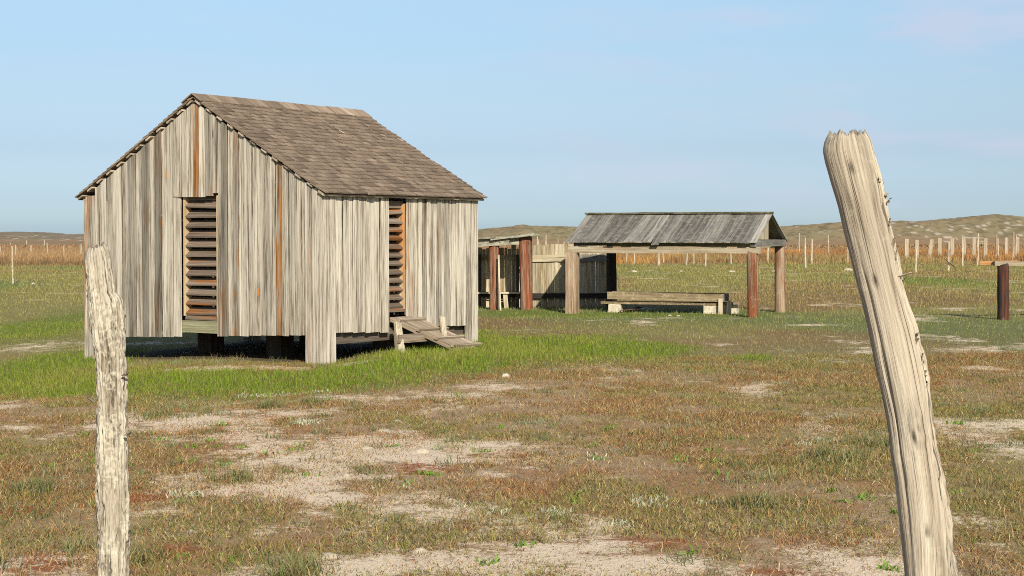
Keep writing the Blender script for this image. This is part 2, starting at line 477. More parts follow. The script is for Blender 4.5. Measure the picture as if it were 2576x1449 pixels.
# ------------------------------------------------------------------ grass and ground cover
def blades(name, x, y, h, w, lean, col, label, cat, mat=M_GRASS, zoff=0.):
    n = len(x)
    ph = RNG.random(n) * 2 * np.pi; fa = RNG.random(n) * 2 * np.pi
    z = gz(x, y) - .01 + zoff
    dx, dy = np.cos(ph), np.sin(ph); sx, sy = np.cos(fa), np.sin(fa)
    l1 = lean * .55; l2 = np.minimum(1.45, lean * 1.35)
    m = np.stack([x + dx * np.sin(l1) * h * .55, y + dy * np.sin(l1) * h * .55, z + np.cos(l1) * h * .55], 1)
    t = m + np.stack([dx * np.sin(l2), dy * np.sin(l2), np.cos(l2)], 1) * (h * .5)[:, None]
    side = np.stack([sx, sy, np.zeros(n)], 1) * (w * .5)[:, None]
    b = np.stack([x, y, z], 1)
    V = np.stack([b - side, b + side, m + side * .8, m - side * .8, t], 1).reshape(-1, 3)
    i = np.arange(n) * 5
    me = bpy.data.meshes.new(name)
    me.vertices.add(len(V)); me.vertices.foreach_set('co', V.astype('f').ravel())
    loops = np.stack([i, i + 1, i + 2, i + 3, i + 3, i + 2, i + 4], 1).astype('i')
    me.loops.add(n * 7); me.loops.foreach_set('vertex_index', loops.ravel())
    st = np.stack([np.arange(n) * 7, np.arange(n) * 7 + 4], 1).astype('i')
    me.polygons.add(n * 2); me.polygons.foreach_set('loop_start', st.ravel())
    me.update(calc_edges=True)
    a = me.color_attributes.new('col', 'FLOAT_COLOR', 'POINT')
    cc = np.repeat(np.concatenate([col, np.ones((n, 1))], 1), 5, 0)
    a.data.foreach_set('color', cc.astype('f').ravel())
    me.materials.append(mat)
    o = bpy.data.objects.new(name, me); COL.objects.link(o)
    return tag(o, label, cat, kind='stuff')


def scatter(y0, y1, dens, margin=1.25):
    half = CX / F * margin
    A = half * (y1 ** 2 - y0 ** 2)
    n = int(A * dens)
    y = np.sqrt(RNG.random(n) * (y1 ** 2 - y0 ** 2) + y0 ** 2)
    x = (RNG.random(n) * 2 - 1) * half * y
    return x, y


def clump(x, y, k, spread):
    """turn each point into k points round it"""
    xx = np.repeat(x, k) + RNG.normal(0, spread, len(x) * k); yy = np.repeat(y, k) + RNG.normal(0, spread, len(x) * k)
    return xx, yy


PAL = np.array([[.36, .24, .10], [.245, .15, .06], [.125, .072, .033], [.31, .12, .042], [.50, .39, .205], [.225, .20, .05], [.13, .165, .032], [.25, .255, .125]])


def pick(w):
    """w: (n, k) weights -> colour"""
    w = np.maximum(w, 0); cs = np.cumsum(w, 1); r = RNG.random(len(w)) * cs[:, -1]
    return (r[:, None] > cs).sum(1).clip(0, w.shape[1] - 1)


def vary(c, a=.25):
    return np.clip(c * (1 + (RNG.random((len(c), 1)) - .5) * 2 * a) * (1 + (RNG.random((len(c), 3)) - .5) * .12), 0, 1)


def dry_grass():
    # single blades and lying straw
    x, y = scatter(6.8, 23, 5200, 1.12)
    s, g, r, _ = masks(x, y)
    cl = fbm(x * 1.8 + 7, y * 1.4, 5, .62)
    open_ = sstep(.42, .85, s)
    p = (sstep(.41, .57, cl) * .80 + .28) * (1 - .30 * open_) * (1 - .6 * g) * (1 - .35 * r)
    k = RNG.random(len(x)) < p; x, y, s, g, r, cl = x[k], y[k], open_[k], g[k], r[k], cl[k]
    n = len(x); hue = fbm(x * .55 + 77, y * .42, 5, .6); hue2 = fbm(x * 1.1 + 150, y * .8 + 20, 4, .6); rightside = sstep(-.12, .25, x / y)
    ol = sstep(.47, .58, hue + .035 * rightside); ru = sstep(.53, .62, hue2)
    W = np.stack([np.full(n, .9), 1.1 - .6 * ol, .5 + 0 * ol, .15 + 1.8 * r + .9 * ru * (1 - ol), np.full(n, .30), .25 + 1.7 * ol, .1 + 1.0 * ol + 2 * g, .15 + .5 * ol], 1)
    col = vary(PAL[pick(W)], .32)
    lie = RNG.random(n) < .84
    h = np.where(lie, RNG.uniform(.02, .09, n), RNG.uniform(.015, .06, n) * (.55 + sstep(.4, .62, cl) * .8)) * (1 - .4 * s)
    lean = np.where(lie, RNG.uniform(.95, 1.5, n), RNG.uniform(.15, .9, n))
    blades('dry_grass', x, y, h, RNG.uniform(.0022, .005, n), lean, col, 'short brown and olive dry grass matted over the sandy foreground', 'dry grass')
    # tufts standing out of it
    x, y = scatter(6.8, 24, 7.0, 1.15)
    s, g, r, _ = masks(x, y)
    s = sstep(.42, .85, s)
    k = (RNG.random(len(x)) < (.30 + .7 * sstep(.42, .62, fbm(x * .5 + 33, y * .4 + 3, 3))) * (1 - .8 * s) * (1 - .8 * g)); x, y = x[k], y[k]
    kind = pick(np.stack([np.full(len(x), .9), np.full(len(x), 1.2), np.full(len(x), .5), np.full(len(x), .8), .25 + 0 * x], 1))
    tc = np.array([[.105, .135, .052], [.17, .14, .065], [.19, .22, .13], [.26, .175, .085], [.12, .19, .035]])[kind]
    xx, yy = clump(x, y, 30, .06); n = len(xx)
    sc = np.repeat(RNG.uniform(.6, 1.25, len(x)), 30)
    xx = np.repeat(x, 30) + (xx - np.repeat(x, 30)) * sc; yy = np.repeat(y, 30) + (yy - np.repeat(y, 30)) * sc
    blades('grass_tufts', xx, yy, RNG.uniform(.04, .12, n) * sc, RNG.uniform(.004, .007, n), RNG.uniform(.25, 1.3, n), vary(np.repeat(tc, 30, 0), .3),
           'scattered olive, grey-green and straw grass tufts on the foreground soil', 'grass tufts')
    # dark tufts in the photograph's own places
    sp = [(720, 1445, 55), (440, 1035, 80), (120, 1400, 90), (300, 1405, 60), (100, 1235, 50), (620, 1205, 60), (680, 1020, 18), (780, 1015, 18), (2200, 1130, 80), (2100, 1160, 60), (1880, 1270, 50)]
    X = []; Yv = []
    for px, py, wd in sp:
        p = at(px, py); rr = wd / F * p[1]; m = int(24 * wd)
        ox = p[0] + RNG.normal(0, rr * .75, m); oy = p[1] + RNG.normal(0, rr * .9, m)
        kk = fbm(ox * 5 + px, oy * 4, 3) > .5; X.append(ox[kk]); Yv.append(oy[kk])
    xx = np.concatenate(X); yy = np.concatenate(Yv); n = len(xx)
    cc = np.array([[.13, .15, .045], [.19, .165, .065], [.26, .19, .09], [.16, .185, .09]])[RNG.integers(0, 4, n)]
    blades('coarse_grass', xx, yy, RNG.uniform(.05, .13, n), RNG.uniform(.004, .007, n), RNG.uniform(.2, 1.2, n), vary(cc, .3),
           'darker coarse grass clumps on the foreground soil', 'coarse grass')


def silver_cover():
    x, y = scatter(7, 18, 1300)
    m = emask(SILVER, x, y) * .8 + (fbm(x * 6, y * 6, 2) - .5) * .8 + .06 * (fbm(x * .7 + 4, y * .5, 2) > .62)
    k = m > .42; x, y = x[k], y[k]; n = len(x)
    cc = np.array([[.38, .40, .29], [.31, .35, .24], [.44, .44, .33]])[RNG.integers(0, 3, n)]
    blades('silver_groundcover', x, y, RNG.uniform(.02, .05, n), RNG.uniform(.009, .016, n), RNG.uniform(.1, .9, n), vary(cc, .2),
           'silvery grey-green low ground cover on the sandy foreground', 'ground cover')
    # bright rosettes
    x, y = scatter(7.2, 15, 1.3)
    s, g, r, _ = masks(x, y); k = g < .3; x, y = x[k], y[k]
    xx, yy = clump(x, y, 14, .035); n = len(xx)
    blades('green_weeds', xx, yy, RNG.uniform(.03, .07, n), RNG.uniform(.010, .018, n), RNG.uniform(.4, 1.2, n), vary(np.tile(np.array([[.13, .23, .035]]), (n, 1)), .25),
           'bright green leafy weeds dotted over the foreground soil', 'weeds')


def green_grass():
    x, y = scatter(12.3, 34, 800, 1.15)
    s, g, r, _ = masks(x, y)
    k = (RNG.random(len(x)) < g * (1 - .6 * s)) & (~in_barn(x, y) | (RNG.random(len(x)) < .12)); x, y, g = x[k], y[k], g[k]; n = len(x)
    nn = fbm(x * .7, y * .5 + 12, 3)
    near = np.exp(-((x + 2.) / 6.) ** 2 - ((y - 22) / 5.) ** 2)
    base = np.tile(np.array([[.125, .19, .010]]), (n, 1)); base = lerp(base, (.175, .21, .024), sstep(.45, .62, nn)); base = lerp(base, (.20, .17, .07), sstep(.5, .8, RNG.random(n) + .35 * (1 - g)) * .55)
    h = RNG.uniform(.035, .11, n) * (.6 + .75 * near + .6 * (nn - .5)) * (.45 + .55 * g)
    blades('green_grass', x, y, h, RNG.uniform(.004, .009, n), RNG.uniform(.05, .9, n), vary(base, .32), 'lush bright green grass growing round the raised shed', 'grass')


def mid_grass():
    x, y = scatter(17, 110, 170, 1.15)
    dens = np.clip(24 / y, .17, 1.) * sstep(16, 22, y)
    s, g, r, far = masks(x, y)
    n = fbm(x * .25 + 5, y * .16 + 2, 4)
    k = (RNG.random(len(x)) < dens * (1 - .9 * s) * (1 - far * .6)) & ~in_barn(x, y); x, y, g, n = x[k], y[k], g[k], n[k]; m = len(x)
    br = sstep(.5, .62, fbm(x * .12 + 9, y * .09 + 4, 4)); gn = sstep(.5, .64, fbm(x * .1 + 60, y * .07 + 14, 4))
    c = np.tile(np.array([[.225, .215, .062]]), (m, 1)); c = lerp(c, (.28, .20, .08), br * .6); c = lerp(c, (.165, .205, .06), gn * .8); c = lerp(c, (.125, .185, .04), g * .8)
    rnd = RNG.random(m); c = lerp(c, (.33, .25, .12), (rnd > .8) * .7); c = lerp(c, (.09, .09, .04), (rnd < .14) * .7)
    q = np.clip(y / 35, .7, 2.6)
    blades('meadow_grass', x, y, RNG.uniform(.035, .095, m) * np.clip(q, .8, 1.5), RNG.uniform(.005, .010, m) * q, RNG.uniform(.1, .9, m), vary(c, .28), 'short olive and brown pasture grass between the sheds and the fences', 'pasture grass')


def tall_grass():
    x, y = scatter(92, 190, 17, 1.2)
    far = masks(x, y)[3]
    k = RNG.random(len(x)) < far ** 2; x, y = x[k], y[k]; m = len(x)
    nf = fbm(x * .05, y * .012 + 3, 4); nn = fbm(x * .3, y * .15, 3)
    c = np.tile(np.array([[.37, .185, .058]]), (m, 1)); c = lerp(c, (.39, .20, .06), sstep(-.02, .1, x / y)); c = lerp(c, (.27, .20, .08), sstep(.47, .62, nf)); c = lerp(c, (.22, .125, .06), sstep(.45, .62, nn) * .85); c = lerp(c, (.30, .205, .105), sstep(-5, -20, x) * .8)
    c = lerp(c, (.14, .09, .045), sstep(.45, .65, fbm(x * .2 + 50, y * .05, 3)) * sstep(122, 104, y))
    c = lerp(c, (.28, .175, .095), sstep(150, 185, y + (nf - .5) * 60) * .9)
    h = RNG.uniform(.25, .62, m) * (.7 + .6 * (nn - .2)) * (.55 + .45 * far_fade(x, y))
    blades('tall_orange_grass', x, y, h, RNG.uniform(.025, .06, m), RNG.uniform(.05, .5, m), vary(c, .28), 'band of tall rust orange grass across the far plain', 'tall grass')
    # heath beyond, with darker shrubs up the dunes
    x, y = scatter(185, 330, 1.6, 1.35); m = len(x)
    c = np.array([[.27, .165, .092], [.22, .145, .08], [.18, .145, .07], [.30, .17, .08]])[RNG.integers(0, 4, m)]
    blades('heath_scrub', x, y, RNG.uniform(.2, .5, m), RNG.uniform(.12, .3, m), RNG.uniform(.1, .7, m), vary(c, .25), 'low brown heath scrub on the plain below the dunes', 'scrub')


def far_fade(x, y): return sstep(92, 118, y)


# ------------------------------------------------------------------ the raised shed
def BL(u, v, h): return BN + DU * u + DV * v + UP * h


class Wall:
    def __init__(s, O, A, Nn): s.O, s.A, s.N = O, A, Nn

    def __call__(s, a, h, o=0.): return s.O + s.A * a + UP * h + s.N * o

    def px(s, x, y):
        d = ray(x, y); c = np.array([0, 0, EYE])
        t = ((s.O - c) @ s.N) / (d @ s.N); p = c + d * t
        return float((p - s.O) @ s.A), float(p[2])


FW = Wall(BN, DU, -DV); SW = Wall(BN, DV, -DU); LW = Wall(BL(BW, 0, 0), DV, DU); KW = Wall(BL(0, BD, 0), DU, DV)


def wboard(mb, W, a0, a1, h0, h1a, h1b, o=0., th=.022, tint=1., stain=0., h0b=None, seg=1):
    g = random.uniform(.003, .008); lo, hi = min(a0, a1) + g, max(a0, a1) - g
    ha, hb = (h1a, h1b) if a0 < a1 else (h1b, h1a)
    h0b = h0 if h0b is None else h0b
    R = []
    for i in range(seg + 1):
        t = i / seg; w = random.uniform(-.002, .002) if 0 < i < seg else 0; ob = o + random.uniform(-.003, .004)
        z0 = h0 + (ha - h0) * t; z1 = h0b + (hb - h0b) * t
        R.append([W(lo + w, z0, ob), W(lo + w, z0, ob + th), W(hi + w, z1, ob + th), W(hi + w, z1, ob)])
    mb.rings(R, tint, stain)


def rooftop(u): return HR - SL * abs(u - BW / 2)


def gtop(a, d=.075): return rooftop(a) - d - random.uniform(0, .015)


def louver(W, px0, px1, y_top, y_bot, n, parent, jamb_left, orange):
    a0 = W.px(px0, 700)[0]; a1 = W.px(px1, 700)[0]; lo, hi = min(a0, a1), max(a0, a1)
    ht = W.px((px0 + px1) / 2, y_top)[1]; hb = W.px((px0 + px1) / 2, y_bot)[1]
    jm = MB()
    for a in (lo + .018, hi - .018):
        R = [[W(a - .0175, h, -.135), W(a - .0175, h, -.004), W(a + .0175, h, -.004), W(a + .0175, h, -.135)] for h in (hb - .02, ht + .05)]
        jm.rings(R, random.uniform(.9, 1.05), orange)
    frame = jm.build('louver_frame', M_JAMB, parent)
    p = (ht - hb) / n
    sm = MB()
    for i in range(n):
        h = hb + p * i; q = random.uniform(-.004, .004); til = .02 if i == n - 1 else random.uniform(-.002, .002)
        R = []
        for a, dz in ((lo + .036, 0), (hi - .036, til)):
            R.append([W(a, h + dz + q, -.015), W(a, h + dz + q + .02, -.008), W(a, h + dz + q + p * .79, -.122), W(a, h + dz + q + p * .79 - .02, -.129)])
        sm.rings(R, random.uniform(.75, 1.25), random.choice([0, .1, .2, .3, .6]) * (1.5 if orange > .3 else .8), vscale=1.)
    sm.build('louver_slats', M_SLAT, frame)
    return lo, hi, ht, hb


def make_shed():
    shed = thing('raised_shed', BL(BW / 2, BD / 2, gz1(*BL(BW / 2, BD / 2, 0)[:2])), 'large weathered grey board shed on short posts, with shingle roof and two louvered openings', 'shed')
    # ---- front wall: boards read left to right
    full = [(243.5, 259.7, 1.1, 0), (259.7, 274.7, 1.05, 0), (274.7, 291, .93, 0), (291, 311, 1.06, 0), (311, 328.5, .92, 0), (328.5, 347, .8, .05), (347, 363, 1.1, 0),
            (363, 378.5, .66, .25), (378.5, 396, 1.0, 0), (396, 412, .7, .18), (412, 427, 1.08, 0), (427, 440, 1.0, 0),
            (553, 563.5, .9, .15), (563.5, 577, .68, .25), (577, 592, 1.1, .03), (592, 605, .78, .45), (605, 613.5, 1.12, 0), (613.5, 628.5, 1., 0), (628.5, 646, .95, .06),
            (646, 660, 1.02, 0), (660, 681, .95, .05), (681, 697, 1.06, 0), (697, 715, .85, .85), (715, 730, .96, .05), (730, 747, .95, 0), (747, 761, 1.02, 0), (761, 772, 1.08, .12)]
    mb = MB()
    for i, (x0, x1, t, st) in enumerate(full):
        yb = 848 - (x0 - 243) / (772 - 243) * 4.5 + random.uniform(-1, 1)
        a0, h0 = FW.px(x0, yb); a1, h1 = FW.px(x1, yb)
        hb = (h0 + h1) / 2
        wboard(mb, FW, a0, a1, hb, gtop(a0), gtop(a1), (.02 if i % 2 else 0) + random.uniform(-.004, .008), tint=(1 + (t - 1) * 1.7) * random.uniform(.80, .97), stain=st, seg=4)
    # lower pieces beside the opening
    for x0, x1, t in ((440, 459.5, .98), (549.5, 553, .85)):
        a0, hb = FW.px(x0, 846); a1, _ = FW.px(x1, 846); _, ht = FW.px(x0, 494)
        wboard(mb, FW, a0, a1, hb, ht, ht, .002, tint=t, seg=3)
    # boards over the opening
    for x0, x1, yb, t, st in ((440, 452, 495, .95, 0), (452, 472, 496, .95, .1), (472, 490, 496, 1.08, 0), (490, 506, 496, .7, .55), (506, 521, 496, 1.05, .1), (521, 540, 493, .62, .3), (540, 553, 486, .82, .05)):
        a0, hb = FW.px(x0, yb); a1, _ = FW.px(x1, yb)
        wboard(mb, FW, a0, a1, hb, gtop(a0), gtop(a1), .016 + random.uniform(0, .008), tint=t, stain=st, seg=3)
    front = mb.build('front_wall', M_WALL, shed)
    # ---- side wall
    mb = MB()
    sb = [(841, 860, 1.06, 0), (860, 872, .98, 0), (872, 885, 1.08, 0), (885, 899, 1.04, 0), (899, 916, .9, .03), (916, 926, 1.08, 0), (926, 953, 1.02, 0), (953, 973.5, 1.06, 0)]
    for i, (x0, x1, t, st) in enumerate(sb):
        yb = 837.5 - (x0 - 841) / 130 * 2 + random.uniform(-1.5, 1.5)
        a0, hb = SW.px(x0, yb); a1, _ = SW.px(x1, yb)
        wboard(mb, SW, a0, a1, hb, HE - .07 - random.uniform(0, .01), HE - .07, (.016 if i % 2 else 0) + random.uniform(-.004, .006), tint=(1 + (t - 1) * 1.4) * 1.0 * random.uniform(.92, 1.05), stain=st, seg=4)
    sb = [(1020.5, 1048, 1.05, .08), (1048, 1057, 1.1, 0), (1057, 1069, .74, .1), (1069, 1077, 1.12, 0), (1077, 1096, .98, 0), (1096, 1106, .76, .05), (1106, 1114, 1.08, 0), (1114, 1126, .74, 0),
          (1126, 1143, 1.05, 0), (1143, 1167, 1., 0)]
    for i, (x0, x1, t, st) in enumerate(sb):
        yb = 820 + random.uniform(-1, 1)
        a0, hb = SW.px(x0, yb); a1, _ = SW.px(x1, yb)
        wboard(mb, SW, a0, a1, hb, HE - .07 - random.uniform(0, .01), HE - .07, (.016 if i % 2 else 0) + random.uniform(-.004, .006), tint=(1 + (t - 1) * 1.4) * 1.0 * random.uniform(.92, 1.05), stain=st, seg=4)
    mb.build('side_wall', M_SIDE, shed)
    # ---- hidden walls
    for nm, W, L, gab in (('side_wall', LW, BD, False), ('back_wall', KW, BW, True)):
        mb = MB(); a = 0.
        while a < L - .01:
            b = min(L, a + random.uniform(.13, .2))
            ta, tb = (gtop(a), gtop(b)) if gab else (HE - .07, HE - .07)
            wboard(mb, W, a, b, .2, ta, tb, random.choice([0, .012]), tint=random.uniform(.8, 1.1), stain=0); a = b
        mb.build(nm, M_WALL, shed)
    # ---- corner posts reaching the ground
    def post(parts, W1):
        mb = MB()
        for W, a0, a1, ht, t, st, hb in parts:
            wboard(mb, W, a0, a1, hb, ht, ht - .01, .006, .03, t, st, seg=4)
        return mb.build('corner_post', M_WALL, shed)
    a1, _ = FW.px(772, 880); a15, _ = FW.px(790, 880); s1, _ = SW.px(841, 880); s05, _ = SW.px(825, 880)
    post([(FW, -.036, a15, gtop(a15), .93, 0, -.22), (FW, a15, a1, gtop(a1), .9, .04, -.22), (SW, 0., s05, HE - .08, 1.02, 0, -.22), (SW, s05, s1, HE - .08, 1., 0, -.22)], 1)
    a0, _ = FW.px(219, 700); a1, _ = FW.px(243.5, 700); am, _ = FW.px(225, 700)
    post([(FW, am, BW + .03, HE - .1, 1.05, .1, -.35), (FW, a1, am, HE - .06, .72, .8, -.35), (LW, 0, .18, HE - .08, 1., 0, -.35)], 1)
    s0, _ = SW.px(1167, 700)
    post([(SW, s0, s0 + .16, HE - .08, .96, 0, -.12), (SW, s0 + .16, BD + .02, HE - .08, 1., 0, -.12), (KW, 0, .2, HE - .1, 1., 0, -.12)], 1)
    post([(KW, BW - .2, BW, HE - .1, 1., 0, -.3), (LW, BD - .2, BD, HE - .1, 1., 0, -.3)], 1)
    # ---- openings
    lo, hi, ht, hb = louver(FW, 461, 549, 500, 792, 12, shed, True, .0)
    lo2, hi2, ht2, hb2 = louver(SW, 974, 1019.5, 520, 775, 12, shed, False, .4)
    mb = MB()
    _, h0 = FW.px(505, 837.5); _, h1 = FW.px(505, 807)
    mb.board(FW(lo - .03, (h0 + h1) / 2, -.02), FW(hi + .03, (h0 + h1) / 2, -.02), UP * (h1 - h0), FW.N * .03, 1., .0)
    mb.build('sill_board', M_GREENBOARD, shed)
    for args in ((FW(lo, h1 + .05, -.05), FW(hi, h1 + .05, -.05), UP * .085, FW.N * .03, .9, .35), (SW(lo2, hb2 - .03, -.04), SW(hi2, hb2 - .03, -.04), UP * .05, SW.N * .05, 1.1, .2),
                 (SW(lo2, ht2 + .03, -.06), SW(hi2, ht2 + .03, -.06), UP * .1, SW.N * .03, .9, 0), (FW(lo, ht + .03, -.09), FW(hi, ht + .03, -.09), UP * .1, FW.N * .03, .9, 0)):
        mb = MB(); mb.board(*args); mb.build('crosspiece', M_SLAT, shed)
    # ---- floor, sills, piers
    mb = MB(); zf = .36
    mb.board(BL(.06, BD / 2, zf), BL(BW - .06, BD / 2, zf), DV * (BD - .14), UP * .05, 1.)
    mb.build('floor', M_DARK, shed)
    mb = MB()
    mb.board(BL(.13, .1, zf - .13), BL(.13, BD - .1, zf - .13), DU * .13, UP * .18, 1.6)
    mb.board(BL(BW - .13, .1, zf - .13), BL(BW - .13, BD - .1, zf - .13), DU * .13, UP * .18, 1.)
    mb.board(BL(.2, BD - .15, zf - .135), BL(BW - .2, BD - .15, zf - .135), DV * .13, UP * .18, 1.)
    mb.build('sill_beam', M_DARK, shed)
    for u, v in ((1.55, .9), (3.2, 1.2), (.4, 1.9), (2.4, 2.6), (1.0, 3.2), (3.6, 3.2)):
        mb = MB(); c = BL(u, v, 0); g = gz1(c[0], c[1]); rr = .14
        mb.rings([[BL(u + du * rr, v + dv * rr, h) for du, dv in ((-1, -1), (1, -1), (1, 1), (-1, 1))][::-1] for h in (g - .1, zf - .03)], .9)
        mb.build('pier', M_DARK, shed)
    # ---- roof
    LS = (BW / 2 + OE) / CS
    mb = MB()

    def rp(side, s, v, n):  # s: distance down the slope from the ridge
        u = BW / 2 - side * s * CS; h = HR - s * SN
        return BL(u, v, h) + UP * n * CS - DU * side * n * SN
    exp = .112; nrow = int(LS / exp) + 1
    for side in (1, -1):
        for i in range(nrow):
            sb_ = LS - i * exp; st_ = max(.0, sb_ - .3)
            if sb_ < .08: break
            v = -OF + random.uniform(-.004, .004)
            while v < BD + OB - .02:
                w = random.choice([.07, .09, .11, .13, .15, .18]); v1 = min(BD + OB + random.uniform(-.005, .005), v + w)
                if v1 - v < .04: break
                d = random.uniform(-.005, .006) + (.02 if random.random() < .02 else 0)
                t = random.choice([.72, .84, .94, 1., 1.08, 1.18]) * random.uniform(.92, 1.08)
                stn = 0.
                if i > nrow - 4: t *= 1.1
                
                lf = .014 + random.uniform(0, .008)
                A = [rp(side, sb_ + d, v + .002, -.002), rp(side, sb_ + d, v1 - .002, -.002), rp(side, sb_ + d, v1 - .002, lf), rp(side, sb_ + d, v + .002, lf)]
                B = [rp(side, st_, v + .002, -.026), rp(side, st_, v1 - .002, -.026), rp(side, st_, v1 - .002, -.018), rp(side, st_, v + .002, -.018)]
                if side > 0: A = A[::-1]; B = B[::-1]
                mb.rings([A, B], t, stn)
                if side > 0 and i > 6 and random.random() < .022:  # pale slivers painted as light in the gaps between shingles
                    A = [rp(side, sb_ + d, v1 - .006, .006), rp(side, sb_ + d, v1 + .005, .006), rp(side, sb_ + d, v1 + .005, .0215), rp(side, sb_ + d, v1 - .006, .0215)]
                    B = [rp(side, sb_ - exp * 1.1, v1 - .006, .000), rp(side, sb_ - exp * 1.1, v1 + .005, .000), rp(side, sb_ - exp * 1.1, v1 + .005, .0055), rp(side, sb_ - exp * 1.1, v1 - .006, .0055)]
                    mb.rings([A[::-1], B[::-1]], 2.0, .3)
                v = v1
    roof = mb.build('roof', M_SHINGLE, shed)
    mb = MB()
    for side in (1, -1):
        v = -OF - .03
        while v < BD + OB:
            w = random.uniform(.26, .5); v1 = min(BD + OB + .01, v + w); lift = random.uniform(.010, .02)
            s1 = random.uniform(.19, .225)
            A = [rp(side, -.012, v + .003, lift), rp(side, -.012, v1 - .003, lift), rp(side, -.012, v1 - .003, lift + .016), rp(side, -.012, v + .003, lift + .016)]
            B = [rp(side, s1, v + .003, lift - .004), rp(side, s1 + .008, v1 - .003, lift + random.uniform(-.006, .006)), rp(side, s1 + .008, v1 - .003, lift + .012), rp(side, s1, v + .003, lift + .012)]
            if side < 0: A, B = A[::-1], B[::-1]
            mb.rings([A, B], random.choice([.9, 1., 1.15, 1.35]), .2 if random.random() < .3 else 0)
            v = v1
    mb.build('ridge_cap', M_SHINGLE, roof)
    mb = MB()
    for side in (1, -1):
        k = 12
        for i in range(k):
            s = .12 + (LS - .2) * i / (k - 1)
            mb.board(rp(side, s, -OF + .012 + random.uniform(-.01, .012), -.047), rp(side, s, BD + OB - .03, -.047), rp(side, s + .11, 0, 0) - rp(side, s, 0, 0), rp(side, 0, 0, .026) - rp(side, 0, 0, 0), random.uniform(.8, 1.3), .0)
    mb.build('roof_batten', M_RAMP, roof)
    return shed


SHED = make_shed()

# ------------------------------------------------------------------ ramp
def make_ramp():
    a0, h0 = SW.px(976, 800)
    S = SW(a0, h0, .03); E = at(1147, 874, .03); E[2] = gz1(E[0], E[1]) + .03
    A = DV * 1.; run = E - S; L = np.linalg.norm(run); d = run / L; nrm = np.cross(A, d); nrm = nrm / np.linalg.norm(nrm)
    if nrm[2] < 0: nrm = -nrm
    wd = .60
    r = thing('cleated_ramp', (S[0] + run[0] * .5 + A[0] * .3, S[1] + run[1] * .5 + A[1] * .3, gz1(E[0], E[1])), 'weathered plank ramp with cleats leading up to the side opening of the shed', 'ramp')
    mb = MB()
    k = 4; ws = wd / k
    for i in range(k):
        c = S + A * (ws * (i + .5)) - nrm * .0
        e = c + d * (L * random.uniform(.97, 1.06))
        mb.board(c, e, A * (ws - .008), nrm * .028, random.uniform(.85, 1.1), .08, seg=3, jit=.004)
    mb.build('deck', M_RAMP, r)
    mb = MB()
    for off in (.02, wd - .02):
        mb.board(S + A * off - nrm * .031 + d * .02, E + A * off - nrm * .031, A * .04, nrm * .034, .95)
    mb.build('stringer', M_RAMP, r)
    for t in (.12, .42, .69, .96):
        mb = MB(); c = S + d * L * t + nrm * .028
        mb.board(c - A * .03 + d * random.uniform(-.02, .02), c + A * (wd + random.uniform(0, .05)) + d * random.uniform(-.01, .03), d * .05, nrm * .045, random.uniform(.8, 1.))
        mb.build('cleat', M_RAMP, r)
    # legs
    for px, Y, yt, wpx in ((1004, 23.72, 814, 27), (1116, 24.35, 797, 19)):
        b = atY(px, 850, Y); top = atY(px - 2, yt, Y)[2]; rr = wpx / F * Y / 2; g = gz1(b[0], b[1])
        mb = MB(); mb.rings(stick_rings((b[0] + .03, b[1], g - .12), (b[0] - .02, b[1], top), rr, rr * .9, 10, 8, .12), 1.05, smooth=False)
        mb.build('leg', M_STICK, r)
    mb = MB(); p0 = atY(1006, 853, 23.62); p1 = p0 + DV * .75
    mb.board(p0 + np.array([-.02, 0, 0]), p1, UP * .12, DU * .03, .8, .05)
    mb.build('brace', M_RAMP, r)


def stick_rings(p0, p1, r0, r1, n, seg, irr=.1, bend=0., square=False):
    """irregular pole from p0 to p1"""
    p0 = np.array(p0, float); p1 = np.array(p1, float); sd = random.random() * 100
    R = []; bx, by = random.uniform(-1, 1) * bend, random.uniform(-.4, .4) * bend
    for i in range(seg + 1):
        t = i / seg; c = p0 + (p1 - p0) * t + np.array([bx, by, 0]) * (math.sin(t * 3.0 + sd) * .6 + math.sin(t * 7 + sd * 2) * .4)
        r = r0 + (r1 - r0) * t; ring = []
        for j in range(n):
            th = 2 * math.pi * j / n
            k = r * (1 + irr * 2 * (float(vnoise(th * 1.3 + sd, t * 6 + sd)) - .5) + irr * .8 * math.sin(2 * th + sd + t * 2))
            ring.append(c + np.array([math.cos(th) * k, math.sin(th) * k, (random.uniform(-.5, 1) * r * .5 if i == seg else 0)]))
        R.append(ring)
    return R


make_ramp()


